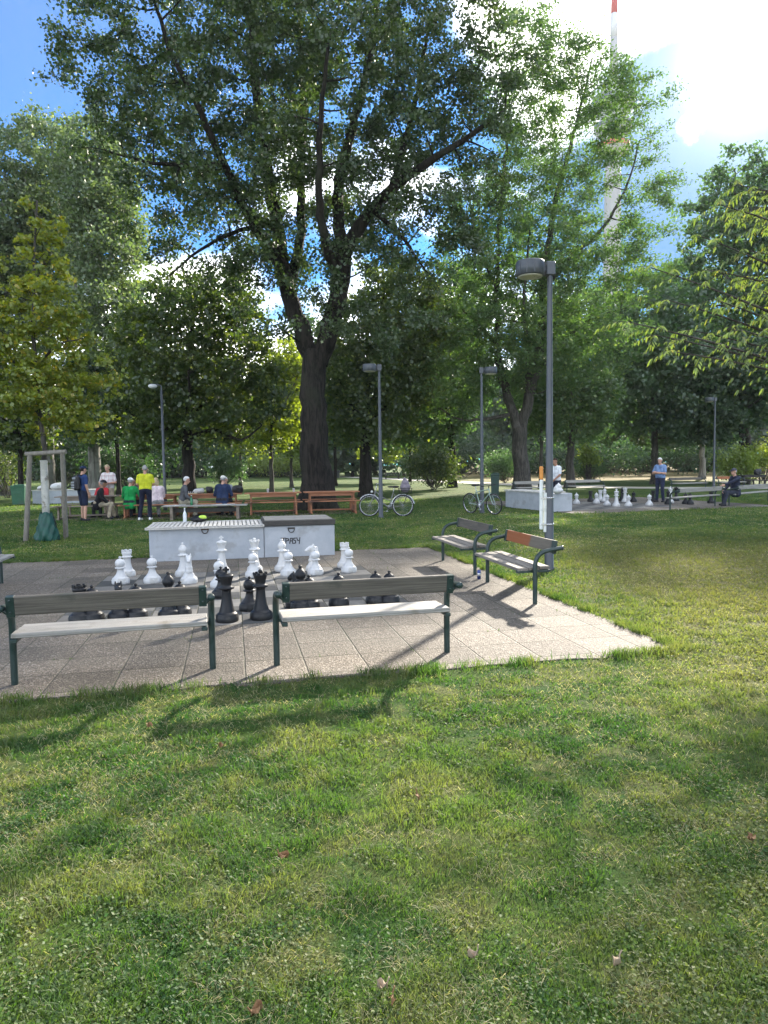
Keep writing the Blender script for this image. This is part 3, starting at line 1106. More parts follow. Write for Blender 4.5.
# --- middle trees further back
mids = [
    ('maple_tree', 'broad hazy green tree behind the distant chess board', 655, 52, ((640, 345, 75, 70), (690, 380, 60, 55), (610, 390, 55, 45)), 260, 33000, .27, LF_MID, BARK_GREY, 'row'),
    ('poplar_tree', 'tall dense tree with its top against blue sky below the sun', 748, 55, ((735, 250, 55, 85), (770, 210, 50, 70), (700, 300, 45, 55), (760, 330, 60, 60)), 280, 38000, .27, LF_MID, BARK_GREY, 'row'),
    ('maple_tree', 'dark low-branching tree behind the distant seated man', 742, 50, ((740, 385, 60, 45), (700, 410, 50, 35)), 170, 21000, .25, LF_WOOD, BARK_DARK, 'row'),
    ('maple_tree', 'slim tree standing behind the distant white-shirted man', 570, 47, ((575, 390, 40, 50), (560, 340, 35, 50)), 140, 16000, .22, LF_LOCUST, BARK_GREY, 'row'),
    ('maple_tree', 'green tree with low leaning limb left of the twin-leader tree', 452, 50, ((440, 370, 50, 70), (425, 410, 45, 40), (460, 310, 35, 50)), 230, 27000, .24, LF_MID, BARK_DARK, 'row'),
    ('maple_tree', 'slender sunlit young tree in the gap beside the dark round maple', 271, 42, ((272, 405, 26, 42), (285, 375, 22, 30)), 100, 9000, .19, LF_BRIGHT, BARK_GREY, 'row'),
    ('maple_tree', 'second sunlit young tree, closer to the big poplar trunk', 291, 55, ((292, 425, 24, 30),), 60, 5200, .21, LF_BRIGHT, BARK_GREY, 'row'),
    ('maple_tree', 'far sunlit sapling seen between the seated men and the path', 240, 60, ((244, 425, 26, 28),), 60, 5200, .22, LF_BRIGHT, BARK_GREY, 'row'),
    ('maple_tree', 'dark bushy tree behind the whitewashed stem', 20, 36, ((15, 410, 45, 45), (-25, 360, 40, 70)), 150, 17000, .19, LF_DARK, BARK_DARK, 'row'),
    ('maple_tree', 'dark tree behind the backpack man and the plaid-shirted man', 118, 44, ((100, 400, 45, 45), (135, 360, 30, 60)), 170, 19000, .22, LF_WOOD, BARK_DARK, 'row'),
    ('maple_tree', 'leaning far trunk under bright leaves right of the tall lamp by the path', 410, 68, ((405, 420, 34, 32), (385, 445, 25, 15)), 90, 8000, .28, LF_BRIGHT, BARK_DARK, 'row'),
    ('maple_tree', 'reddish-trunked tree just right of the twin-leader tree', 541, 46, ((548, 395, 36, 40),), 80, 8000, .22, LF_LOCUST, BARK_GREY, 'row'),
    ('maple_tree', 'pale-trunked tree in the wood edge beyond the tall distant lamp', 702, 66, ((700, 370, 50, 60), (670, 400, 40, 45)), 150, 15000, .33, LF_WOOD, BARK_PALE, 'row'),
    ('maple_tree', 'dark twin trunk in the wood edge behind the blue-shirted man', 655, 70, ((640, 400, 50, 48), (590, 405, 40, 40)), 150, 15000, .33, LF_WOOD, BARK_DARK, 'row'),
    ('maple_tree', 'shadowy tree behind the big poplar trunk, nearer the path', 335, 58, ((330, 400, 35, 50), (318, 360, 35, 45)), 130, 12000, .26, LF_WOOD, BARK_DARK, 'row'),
]
for i, (nm, lab, px, Y, lobes, ncl, nl, lf, lm, bk, grp) in enumerate(mids):
    top = min(b - d * .6 for a, b, c, d in lobes)
    cx0 = lobes[0][0]
    hb = lobes[0][1] + lobes[0][3] * .6
    w = 0.30 if Y > 45 and nl > 12000 else .15
    limbs = [(trunk_to(px, Y, (px, 460), (px + (cx0 - px) * .2, hb), (cx0, lobes[0][1]), (cx0, top)), w, .04)]
    r_ = random.Random(i)
    for a, b, c, d in lobes:
        for s in (-1, 1):
            limbs.append((P_(Y, (px + (cx0 - px) * .3, hb - 4), ((px + a + s * c * .4) / 2, (hb + b) / 2 + 6, Y + r_.uniform(-2, 2)), (a + s * c * .6, b, Y + r_.uniform(-3, 3))), w * .45, .03))
    tree(nm, lab, limbs, [E(a, b, c, d, Y) for a, b, c, d in lobes], ncl, nl, lf, 0.85 if Y > 45 else .65, 200 + i, lm, bk, attach_z=2.4, asp=.85,
         group='trees across the far lawn')

# --- the wood that closes the view: one far mass of leaves on dark stems
def far_wood():
    r = np.random.default_rng(77)
    C = []
    tb = Tubes()
    for k in range(190):
        x = r.uniform(-125, 130)
        y = 114 + r.uniform(-14, 26) + 0.0016 * x * x
        if -30 < x < -14:
            y += 12
        h = r.uniform(12, 19) * (y / 118)
        tb.add(np.array([[x, y, -.1], [x + r.normal() * .3, y, h * .5], [x + r.normal(), y, h * .85]]), np.array([.25, .18, .05]), 6)
        n = 1300
        d = r.normal(size=(n, 3))
        d /= np.linalg.norm(d, axis=1)[:, None]
        cc = np.array([x, y, h * .49])
        p = cc + d * np.array([4.6, 3.6, h * .50]) * (r.random(n) ** .4)[:, None]
        lump = np.sin(p[:, 0] * 1.9 + k) + np.sin(p[:, 1] * 2.1) + np.sin(p[:, 2] * 1.7 + k)
        C.append(p[(lump > -1.2) & (p[:, 2] > .1)])
    C = np.concatenate(C)
    V = leaf_mesh('w', C, .95, LF_WOOD, r, .8, .3, up=.6)
    o = obj('far_wood', V, kind='stuff')
    obj('trunk', tb.mesh('stems', BARK_DARK), o)
    return o


far_wood()


# --- shrubs
def shrub(label, px, Y, lobes, nleaf, lf, mat, seed, name='shrub', cl=.35, group='shrubs along the far lawn', asp=.6, ncl=45):
    base = XY(px, Y)
    r_ = random.Random(seed)
    limbs = []
    for a, b, c, d in lobes:
        for _ in range(3):
            tip = Q(a + r_.uniform(-c, c) * .7, b - d * .5 * r_.random(), Y + r_.uniform(-.3, .3))
            m_ = (base + tip) / 2 + Vector((r_.uniform(-.1, .1), r_.uniform(-.1, .1), .1))
            limbs.append(([base + Vector((r_.uniform(-.15, .15), r_.uniform(-.15, .15), -.05)), m_, tip], .03, .008))
    t = thing(name, label, 'shrub', base, 0, group)
    L2 = [([p - base for p in pts], a, b) for pts, a, b in limbs]
    E2 = [(Vector(c) - base, s, w) for c, s, w in [E(a, b, c, d, Y) for a, b, c, d in lobes]]
    r = np.random.default_rng(seed)
    # low crowns: leaves fill the lobes down to the ground
    pts = []
    wts = np.array([e[2] for e in E2])
    wts = wts / wts.sum()
    cc = []
    for _ in range(ncl):
        c, s, _w = E2[r.choice(len(E2), p=wts)]
        d = r.normal(size=3)
        d /= np.linalg.norm(d)
        cc.append(np.array(c) + d * np.array(s) * r.random() ** .4)
    cc = np.array(cc)
    tb = Tubes()
    for pts_, a, b in L2:
        P = resample(pts_, .15)
        tb.add(P, np.linspace(a, b, len(P)), 6)
    for c in cc:
        if c[2] > .1:
            tb.add(np.array([[c[0] * .25, c[1] * .25, max(.02, c[2] * .15)], [c[0] * .7, c[1] * .7, c[2] * .6], c]), np.array([.018, .012, .004]), 4)
    w = r.integers(0, len(cc), nleaf)
    lv = cc[w] + r.normal(size=(nleaf, 3)) * cl
    lv = lv[lv[:, 2] > .03]
    obj('stem', tb.mesh('stem', BARK_GREY), t)
    obj('foliage', leaf_mesh('foliage', lv, lf, mat, r, asp, .2, up=.5), t)
    return t


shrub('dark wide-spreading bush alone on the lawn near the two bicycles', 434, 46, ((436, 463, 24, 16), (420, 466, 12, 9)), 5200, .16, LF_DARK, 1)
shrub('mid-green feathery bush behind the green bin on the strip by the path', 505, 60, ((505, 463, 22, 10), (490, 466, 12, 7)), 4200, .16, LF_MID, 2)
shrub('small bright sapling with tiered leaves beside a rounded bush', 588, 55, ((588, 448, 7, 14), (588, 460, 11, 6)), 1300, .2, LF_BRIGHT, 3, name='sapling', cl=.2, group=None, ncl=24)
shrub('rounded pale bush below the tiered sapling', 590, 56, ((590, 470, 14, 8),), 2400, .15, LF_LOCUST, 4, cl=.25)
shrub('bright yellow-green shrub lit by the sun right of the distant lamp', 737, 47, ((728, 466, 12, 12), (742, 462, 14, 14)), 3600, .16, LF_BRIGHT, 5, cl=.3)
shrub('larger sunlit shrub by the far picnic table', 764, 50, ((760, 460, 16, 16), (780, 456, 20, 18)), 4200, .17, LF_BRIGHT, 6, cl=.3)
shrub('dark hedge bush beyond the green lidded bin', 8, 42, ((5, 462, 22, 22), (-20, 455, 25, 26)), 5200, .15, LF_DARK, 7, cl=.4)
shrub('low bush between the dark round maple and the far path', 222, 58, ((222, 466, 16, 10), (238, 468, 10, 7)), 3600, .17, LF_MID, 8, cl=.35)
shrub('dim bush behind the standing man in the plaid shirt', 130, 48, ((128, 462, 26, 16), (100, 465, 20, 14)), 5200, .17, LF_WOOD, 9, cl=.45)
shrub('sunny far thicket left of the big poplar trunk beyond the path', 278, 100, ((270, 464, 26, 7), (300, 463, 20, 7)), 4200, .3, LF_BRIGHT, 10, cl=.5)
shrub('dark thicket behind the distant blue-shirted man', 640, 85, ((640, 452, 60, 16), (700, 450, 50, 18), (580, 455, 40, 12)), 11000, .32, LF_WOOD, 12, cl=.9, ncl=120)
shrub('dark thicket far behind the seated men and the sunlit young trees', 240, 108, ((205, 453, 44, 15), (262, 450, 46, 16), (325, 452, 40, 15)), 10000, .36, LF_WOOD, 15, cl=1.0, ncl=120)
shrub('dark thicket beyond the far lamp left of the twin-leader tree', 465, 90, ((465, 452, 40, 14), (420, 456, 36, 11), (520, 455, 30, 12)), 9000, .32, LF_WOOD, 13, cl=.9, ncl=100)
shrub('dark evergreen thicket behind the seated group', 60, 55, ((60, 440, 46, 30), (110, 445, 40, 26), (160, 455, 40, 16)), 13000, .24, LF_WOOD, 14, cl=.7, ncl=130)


# --- near tree out of frame on the right whose long-leaved twigs hang into the picture
def near_tree():
    base = Vector((8.6, 10.6, 0))
    t = thing('walnut_tree', 'near tree whose long drooping sunlit leaves hang in on the right', 'tree', base)
    tb = Tubes()
    r = np.random.default_rng(5)
    tb.add(resample([(0, 0, -.1), (.05, 0, 1.2), (-.05, .1, 2.6), (0, 0, 4.2), (.1, 0, 6.2)], .3), np.linspace(.2, .05, len(resample([(0, 0, -.1), (.05, 0, 1.2), (-.05, .1, 2.6), (0, 0, 4.2), (.1, 0, 6.2)], .3))), 12)
    V = []

    def leaf(p, d, ln):
        d = d / (np.linalg.norm(d) + 1e-9)
        side = np.cross(d, [0, 0, 1.0])
        side /= np.linalg.norm(side) + 1e-9
        roll = r.normal() * .8
        nrm = np.cross(side, d)
        side = side * math.cos(roll) + nrm * math.sin(roll)
        w = ln * r.uniform(.11, .18)
        m1 = p + d * ln * .35
        m2 = p + d * ln * .7 + np.array([0, 0, -.14 * ln])
        e = p + d * ln * .96 + np.array([0, 0, -.34 * ln])
        V.append([p, m1 + side * w, m2 + side * w * .8, e])
        V.append([p, e, m2 - side * w * .8, m1 - side * w])

    tips = [Q(628, 322, 8.6), Q(652, 268, 9.4), Q(668, 300, 9.6), Q(676, 352, 8.8), Q(700, 236, 9.8), Q(655, 335, 9.6), Q(720, 205, 9.6), Q(716, 300, 9.0), Q(742, 330, 8.6),
            Q(690, 330, 10.2), Q(745, 250, 10), Q(738, 185, 10.4), Q(760, 290, 9.2), Q(770, 345, 9.0), Q(790, 240, 9.6), Q(800, 310, 9.0), Q(775, 200, 10.8), Q(708, 270, 10.6)]
    for _ in range(70):
        a = r.uniform(0, 2 * np.pi)
        rr_ = r.uniform(1.2, 3.6)
        c = base + Vector((rr_ * math.cos(a) * .9 + .3, rr_ * math.sin(a), r.uniform(2.9, 6.4)))
        tips.append(c)
    for _ in range(16):
        tips.append(Q(r.uniform(712, 800), r.uniform(205, 300), r.uniform(11.5, 14.5)))
    for _ in range(190):
        y_ = r.uniform(8.4, 15)
        tips.append(Vector((r.uniform(.58 * y_, .58 * y_ + 3.4), y_, r.uniform(4.2, 7.6))))
    for k, tp in enumerate(tips):
        e = np.array(tp - base)
        h0 = max(1.9, min(5.8, e[2] - .35 * np.hypot(e[0], e[1]) - r.uniform(-.2, .4)))
        a = np.array([0, 0, h0])
        mid = (a + e) / 2 + np.array([0, 0, .35])
        P = np.array([a * (1 - s) ** 2 + mid * 2 * s * (1 - s) + e * s * s for s in np.linspace(0, 1, 14)])
        tb.add(P, np.linspace(.042, .006, 14), 6)
        # side sprays, each with paired hanging leaflets
        for j in range(5, 14):
            p = P[j]
            ax = P[j] - P[j - 1]
            ax /= np.linalg.norm(ax)
            for s in (-1, 1):
                if r.random() < .42 and j < 12:
                    continue
                sd2 = np.cross(ax, [0, 0, 1.0]) * s
                dv = ax * .55 + sd2 * r.uniform(.3, .9) + np.array([0, 0, r.uniform(-.25, .2)])
                dv /= np.linalg.norm(dv)
                ln = r.uniform(.28, .5) if j < 13 else r.uniform(.2, .35)
                q = [p + dv * ln * u_ + np.array([0, 0, -.35 * ln * u_ * u_]) for u_ in np.linspace(0, 1, 6)]
                tb.add(np.array(q), np.linspace(.005, .0015, 6), 3)
                for i in range(1, 6):
                    tg = q[i] - q[i - 1]
                    tg /= np.linalg.norm(tg)
                    s2 = np.cross(tg, [0, 0, 1.0])
                    for s3 in (-1, 1):
                        leaf(q[i], tg * .55 + s2 * s3 * .8 + np.array([0, 0, -.55]), r.uniform(.05, .105))
                leaf(q[-1], tg + np.array([0, 0, -.4]), r.uniform(.07, .11))
    V = np.array(V).reshape(-1, 3)
    obj('trunk', tb.mesh('trunk', BARK_GREY), t)
    obj('crown', raw_mesh('crown', V, np.arange(len(V)), 4, LF_HANG), t)


near_tree()
# ------------------------------------------------------------------ materials for things
M_GREEN = m_var('green_enamel', (0.012, 0.028, 0.025), (0.02, 0.04, 0.036), 14, .38, .05)
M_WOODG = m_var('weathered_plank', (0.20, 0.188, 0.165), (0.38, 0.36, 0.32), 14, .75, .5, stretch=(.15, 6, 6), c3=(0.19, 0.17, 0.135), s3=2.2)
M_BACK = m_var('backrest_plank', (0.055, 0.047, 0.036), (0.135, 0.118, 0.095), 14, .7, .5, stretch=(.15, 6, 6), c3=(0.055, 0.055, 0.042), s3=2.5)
M_BACKR = m_var('peeling_red_plank', (0.10, 0.085, 0.065), (0.17, 0.145, 0.11), 9, .6, .3, stretch=(.22, 5, 5))


def add_red(m):
    """old red-brown varnish left on one half of the plank, peeled off the other"""
    nt = m.node_tree
    p = next(n for n in nt.nodes if n.type == 'BSDF_PRINCIPLED')
    old = p.inputs['Base Color'].links[0].from_socket
    tc = N(nt, 'TexCoord')
    sp = N(nt, 'SeparateXYZ')
    L(nt, tc.outputs['Object'], sp.inputs[0])
    v = mth(nt, 'ADD', sp.outputs[0], mth(nt, 'MULTIPLY_ADD', noise(nt, tc.outputs['Object'], 5.0, 6, .65), 1.3, -.65))
    L(nt, mixc(nt, ramp(nt, v, -.18, .04), old, (.27, .085, .025)), p.inputs['Base Color'])


add_red(M_BACKR)
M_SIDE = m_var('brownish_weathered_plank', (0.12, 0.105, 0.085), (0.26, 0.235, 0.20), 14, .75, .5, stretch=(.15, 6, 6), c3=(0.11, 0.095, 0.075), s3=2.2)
M_LAMP = m_var('lamp_paint', (0.045, 0.052, 0.06), (0.065, 0.072, 0.08), 5, .42, .04, c3=(.075, .08, .08))
M_GLASS = m_var('lamp_diffuser', (0.55, 0.53, 0.45), (0.45, 0.43, 0.36), 6, .3)
M_WHITEP = m_var('white_plastic', (0.50, 0.50, 0.49), (0.56, 0.56, 0.55), 7, .45, .04, c3=(.40, .39, .36), s3=5)
M_BLACKP = m_var('black_plastic', (0.006, 0.0065, 0.008), (0.010, 0.011, 0.013), 8, .45, .04, c3=(.02, .02, .019), s3=5, spec=.35)
M_CONC = m_var('painted_concrete', (0.33, 0.355, 0.38), (0.42, 0.44, 0.46), 3.0, .8, .35, c3=(.31, .32, .32), s3=2.4)
M_SLAT = m_var('lid_slat', (0.42, 0.40, 0.36), (0.58, 0.56, 0.51), 10, .7, .2, stretch=(4, .4, 4))
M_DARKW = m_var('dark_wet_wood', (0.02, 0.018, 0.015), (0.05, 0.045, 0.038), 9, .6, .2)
M_RUST = m_var('rusty_iron', (0.10, 0.055, 0.03), (0.05, 0.04, 0.035), 22, .7, .2, metallic=.3)
M_TABLE = m_var('red_brown_table', (0.27, 0.10, 0.042), (0.40, 0.17, 0.08), 8, .55, .2, stretch=(.3, 5, 5), c3=(0.13, 0.055, 0.03), s3=2)
M_TABLEG = m_var('grey_brown_table', (0.16, 0.125, 0.095), (0.27, 0.22, 0.17), 8, .6, .2, stretch=(.3, 5, 5), c3=(0.12, 0.09, 0.06), s3=2)
M_TYRE = m_var('tyre', (0.012, .012, .012), (0.025, .025, .025), 20, .8)
M_CHROME = m_var('bare_metal', (0.55, .55, .55), (0.42, .42, .43), 10, .28, metallic=.9)
M_BIKEG = m_var('pale_green_frame', (0.30, 0.38, 0.33), (0.25, 0.32, 0.28), 10, .35)
M_BIKES = m_var('silver_frame', (0.16, 0.16, 0.155), (0.22, 0.22, 0.21), 10, .35, metallic=.4)
M_BIN = m_var('bin_green', (0.012, 0.075, 0.035), (0.02, 0.10, 0.05), 6, .5, .05, c3=(.03, .07, .04))
M_INK = m_var('spray_ink', (0.015, .015, .017), (0.03, .03, .032), 20, .6)


# ------------------------------------------------------------------ benches on the near paving
def make_bench(label, group, back_mat, ln=1.48, loc=(0, 0, 0), rz=0, over=-0.034, seat_mat=None):
    """legs at x = +-ln/2; the sitter looks along +y; backrest behind"""
    t = thing('park_bench', label, 'bench', loc, rz, group)
    h = ln / 2
    for s in (-1, 1):
        mb = MB()
        pts = polyline_round([(s * h, 0, -.05), (s * h, 0, .60), (s * h, -.335, .645)], .17, 7)
        mb.tube(pts, .0265, 12)
        mb.lathe([(.0, -.010), (.028, -.010), (.028, .006), (.0, .010)], (s * h, -.34, .645), 12, M=Matrix.Rotation(R(90), 4, 'X'))
        mb.build('leg', M_GREEN, t)
    seat = MB()
    for j, y in enumerate((-.135, 0.0, .135)):
        seat.box((0, y, .415 - .006 * j), (ln - .07, .128, .038), bev=.006)
    st = seat.build('seat', seat_mat or M_WOODG, t)
    for s in (-1, 1):
        br = MB()
        br.box((s * (h - .055), 0, .377), (.045, .42, .03), bev=.004)
        br.box((s * (h - .03), 0, .375), (.06, .034, .026), bev=.003)
        br.build('seat_bracket', M_GREEN, t)
    tilt = Matrix.Rotation(R(9), 4, 'X')
    bk = MB()
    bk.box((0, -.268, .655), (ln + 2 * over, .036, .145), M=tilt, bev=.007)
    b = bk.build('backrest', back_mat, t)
    for s in (-1, 1):
        p = MB()
        p.box((s * (h + over - .028), -.265, .650), (.058, .050, .158), M=tilt, bev=.004)
        p.tube([(s * (h + over - .03), -.263, .575), (s * h, -.268, .63)], .014, 8)
        for dz in (-.045, .045):
            p.lathe([(.009, 0), (.009, .006), (.004, .008)], (s * (h + over - .028), -.293 - dz * .16, .652 + dz), 8, M=Matrix.Rotation(R(90), 4, 'X'))
        p.build('end_plate', M_GREEN, b)
    return t


def bench_between(a, b, label, group, back_mat, seat_mat=None):
    """bench with its two legs at ground points a -> b, sitter facing the left of a->b"""
    d = b - a
    rz = math.atan2(d.y, d.x)
    c = (a + b) / 2
    return make_bench(label, group, back_mat, d.length, (c.x, c.y, .012), rz, seat_mat=seat_mat)


GB = 'benches round the near chess board'
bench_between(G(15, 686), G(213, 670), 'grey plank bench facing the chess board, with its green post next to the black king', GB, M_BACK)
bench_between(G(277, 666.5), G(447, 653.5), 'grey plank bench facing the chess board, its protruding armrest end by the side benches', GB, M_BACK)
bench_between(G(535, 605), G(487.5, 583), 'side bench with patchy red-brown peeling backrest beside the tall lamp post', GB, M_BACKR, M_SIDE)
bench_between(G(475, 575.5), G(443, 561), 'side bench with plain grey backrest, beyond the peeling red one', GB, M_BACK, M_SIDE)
a = G(1.5, 584)
make_bench('bench end cut off by the picture edge across the board from the side benches', GB, M_BACK, 1.48, a - VV * .0 - UV * .0 + VV * (-.74) + Vector((0, 0, .012)), TH - math.pi / 2)

# ------------------------------------------------------------------ benches round the far chess board
GF = 'benches round the far chess board'
bench_between(G(670, 510.5), G(715, 506.5), 'far pale bench whose backrest the seated man rests his arm on', GF, M_WOODG)
bench_between(G(729, 506), G(768, 501.5), 'far pale bench that the man in the dark jacket sits on', GF, M_WOODG)
Yb = 37.5
bench_between(XY(604, Yb), XY(567, Yb - .6), 'far bench facing us beyond the small white chess pieces', GF, M_WOODG)
bench_between(XY(548, Yb - 1.5), XY(515, Yb - 2), 'far bench facing us behind the second concrete chest', GF, M_WOODG)
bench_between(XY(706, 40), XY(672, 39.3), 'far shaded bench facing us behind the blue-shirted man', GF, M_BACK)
bench_between(XY(745, 41), XY(719, 40.6), 'far brownish bench facing us behind the seated man', GF, M_BACKR)


# ------------------------------------------------------------------ lamps
def lamp(label, base, h, side, rz=0.0, marker=False, r=.058):
    t = thing('street_lamp', label, 'lamp', base, rz, 'drum-headed park lamps')
    MB().lathe([(.085, -.05), (.085, .05), (r + .012, .07), (r + .006, 1.1), (r, 1.13), (r * .62, h - .16), (r * .60, h - .02)], n=18).build('pole', M_LAMP, t)
    br = MB()
    br.box((0, 0, h - .10), (.14, .13, .20), bev=.012)
    br.build('bracket', M_LAMP, t)
    hd = MB()
    c = (side * .30, 0, h - .13)
    n = 40
    prof = [(.02, -.085), (.195, -.085), (.208, -.075), (.212, 0.02), (.212, .115), (.20, .13), (.10, .142), (.0, .145)]
    hd.lathe(prof, c, n)
    for k in range(12):
        a = 2 * math.pi * k / 12
        hd.box((c[0] + .213 * math.cos(a), c[1] + .213 * math.sin(a), c[2] + .02), (.006, .012, .18), rz=a)
    hd.box((side * .085, 0, h - .10), (.06, .07, .09), bev=.008)
    head = hd.build('lamp_head', M_LAMP, t)
    MB().lathe([(.0, -.11), (.12, -.108), (.17, -.098), (.185, -.0855)], c, 28).build('diffuser', M_GLASS, head)
    if marker:
        wm = m_var('white_marker', (.62, .64, .60), (.70, .71, .68), 6, .5, c3=(.5, .52, .48), s3=4)
        om = m_var('orange_marker', (.55, .20, .03), (.62, .26, .05), 8, .5)
        mk = MB()
        mk.box((-.135, -.03, 1.02), (.052, .035, .76), bev=.012)
        k = mk.build('marker_post', wm, t)
        MB().box((-.135, -.03, 1.50), (.056, .039, .20), bev=.013).build('orange_cap', om, k)
        MB().box((-.070, -.02, .90), (.05, .03, .60), bev=.006).build('backing_strip', wm, t)
        for z in (.72, 1.12):
            st = MB()
            st.lathe([(.072, -.012), (.074, -.012), (.074, .012), (.072, .012)], (0, 0, z), 20)
            st.box((-.10, -.03, z), (.08, .045, .022))
            st.build('clamp', M_CHROME, t)
    return t


lamp('nearest tall lamp post with a white and orange marker strapped to it', G(549, 571), 4.63, -1, 0.1, True)
lamp('lamp behind the city bicycle with the child seat', G(381, 517.5), 4.77, -1, .15)
lamp('lamp with its drum to the other side, behind the mountain bicycle', G(482, 513), 4.83, 1, -.1)
lamp('thin lamp behind the distant seated man, head lost in the leaves', XY(714, 38), 5.0, -1)


def lamp_old():
    t = thing('street_lamp', 'slim lamp with small white globe head before the dark round maple', 'lamp', XY(164, 27.6), .3)
    MB().lathe([(.08, -.05), (.07, .6), (.055, 1.0), (.045, 4.62)], n=12).build('pole', M_LAMP, t)
    h = MB()
    h.tube(polyline_round([(0, 0, 4.55), (0, 0, 4.82), (-.25, 0, 4.85)], .1), .03, 8)
    h.build('bracket', M_LAMP, t)
    MB().ball((-.32, 0, 4.78), (.17, .11, .09), 14, 8).build('lamp_head', M_WHITEP, t)


lamp_old()

# ------------------------------------------------------------------ concrete chests for the chessmen
def hasp(mb, x, z):
    pts = [(x - .05, -.012, z + .03), (x - .055, -.02, z), (x - .03, -.022, z - .045), (x + .03, -.022, z - .045), (x + .055, -.02, z), (x + .05, -.012, z + .03)]
    mb.tube(polyline_round(pts, .02, 3), .009, 6)
    mb.box((x, -.008, z + .028), (.13, .014, .03), bev=.003)
    return mb


def chest(label, origin, rz, ln, dp, h, split):
    t = thing('storage_chest', label, 'chest', origin, rz, 'concrete chests for the chess pieces')
    body = MB()
    if split:
        for x0, x1 in ((0, split - .004), (split + .004, ln)):
            body.box(((x0 + x1) / 2, dp / 2, h / 2 - .02), (x1 - x0, dp, h + .04), bev=.012)
    else:
        body.box((ln / 2, dp / 2, h / 2 - .02), (ln, dp, h + .04), bev=.012)
    b = body.build('body', M_CONC, t)
    return t, b


o1 = B(-5.12, 7.42, .0)
T1, B1 = chest('long pale concrete chest with graffiti at the edge of the near chess board', o1, TH, 3.26, 1.12, .57, 1.98)
sl = MB()
n = 27
for k in range(n):
    sl.box((-.05 + (k + .5) * (2.03 / n), .53, .602), (2.03 / n - .022, 1.26, .026), bev=.003)
sl.box((.965, -.085, .596), (2.04, .03, .044), bev=.004)
sl.box((.965, 1.15, .596), (2.04, .03, .044), bev=.004)
for y in (.1, .55, .98):
    sl.box((.965, y, .579), (1.98, .06, .02))
sl.build('slatted_lid', M_SLAT, T1)
rl_ = MB()
rl_.box((2.62, .56, .625), (1.30, 1.22, .09), bev=.006)
rl = rl_.build('raised_lid', M_DARKW, T1)
pl = MB()
for k in range(4):
    pl.box((2.61, .09 + k * .27, .680), (1.22, .20, .018), bev=.003)
pl.build('lid_plank', m_var('grey_lid_plank', (.17, .16, .14), (.30, .28, .25), 8, .7, .2, stretch=(.3, 5, 5)), rl)
hp = MB()
hasp(hp, .95, .53)
hp.build('hasp', M_RUST, T1)
hp = MB()
hasp(hp, 2.47, .50)
hp.build('hasp', M_DARKW, T1)


def strokes(lines, sc, th):
    mb = MB()
    for ln_ in lines:
        pts = [Vector((x * sc, 0, z * sc)) for x, z in ln_]
        for p, q in zip(pts, pts[1:]):
            d = (q - p)
            a = math.atan2(d.z, d.x)
            mb.box((p + q) / 2, (d.length + th * .7, .004, th), M=Matrix.Rotation(-a, 4, 'Y'))
    return mb


tag_lines = [  # T P A S Y, a hasty spray tag
    [(0, 1), (.75, 1.02)], [(.4, 1.0), (.36, .15)],
    [(.85, .95), (.82, .1)], [(.85, .95), (1.25, .9), (1.3, .6), (.88, .5)],
    [(1.5, .05), (1.62, .95), (1.95, .95), (1.98, .05)], [(1.55, .5), (1.97, .48)],
    [(2.55, .95), (2.2, .95), (2.2, .6), (2.5, .5), (2.5, .1), (2.15, .05)],
    [(2.72, 1.0), (2.85, .55), (3.2, .5)], [(3.25, 1.0), (3.12, -.05)],
]
gr = strokes(tag_lines, .105, .017).build('graffiti', M_INK, T1)
gr.location = (2.28, -.004, .245)

o2 = G(572, 512)
d2 = (G(499, 506.5) - G(553.5, 512.2))
rz2 = math.atan2(-d2.y, -d2.x)
ax = Vector((math.cos(rz2), math.sin(rz2), 0))
ln2 = 3.3
o2 = G(554, 512) - ax * ln2
T2, B2 = chest('second concrete chest with white slatted lid beyond the mountain bicycle', o2, rz2, ln2, .72, .62, 0)
sl = MB()
for k in range(7):
    sl.box((.22 + k * .42 - .1, .36, .645), (.33, .84, .03), bev=.004)
sl.box((1.45, -.03, .626), (2.9, .05, .03), bev=.004)
sl.build('slatted_lid', M_SLAT, T2)

o3 = XY(31, 34)
T3, B3 = chest('farther concrete chest behind the guarded young maple', o3, R(8), 3.4, .8, .62, 0)
MB().box((1.7, .4, .64), (3.46, .86, .035), bev=.004).build('lid', M_SLAT, T3)
for i, (dx, w, h, lb) in enumerate(((.35, .42, .22, 'flat white cushion bag lying on the far chest'), (1.05, .62, .34, 'bigger white folded sheet heap on the far chest'))):
    mb = MB()
    mb.ball((0, 0, h * .48), (w * .55, .25, h * .5), 14, 8)
    mb.ball((w * .22, .05, h * .75), (w * .28, .2, h * .28), 12, 7)
    mb.ball((-w * .25, -.04, h * .4), (w * .3, .22, h * .38), 12, 7)
    me = remeshed(mb, .02, 3)
    me.materials.append(M_WHITEP)
    obj('cloth_bag', me, None, o3 + Matrix.Rotation(R(8), 3, 'Z') @ Vector((dx, .4, .657)), .2, label=lb, cat='bag')

mb = MB()
mb.ball((0, 0, .10), (.19, .16, .11), 14, 8)
mb.ball((.02, .0, .22), (.12, .1, .1), 12, 7)
mb.ball((-.1, -.02, .17), (.08, .08, .08), 10, 6)
mb.tube([(.02, 0, .28), (.05, .02, .36)], [.05, .02], 8)
me = remeshed(mb, .015, 3)
me.materials.append(M_WHITEP)
obj('plastic_bag', me, None, G(554, 512) - ax * .0 + ax * .12 + Vector((-ax.y, ax.x, 0)) * .3 + Vector((-.2, 0, .62)), .4,
    label='crumpled white plastic bag on the end of the second chest', cat='bag')


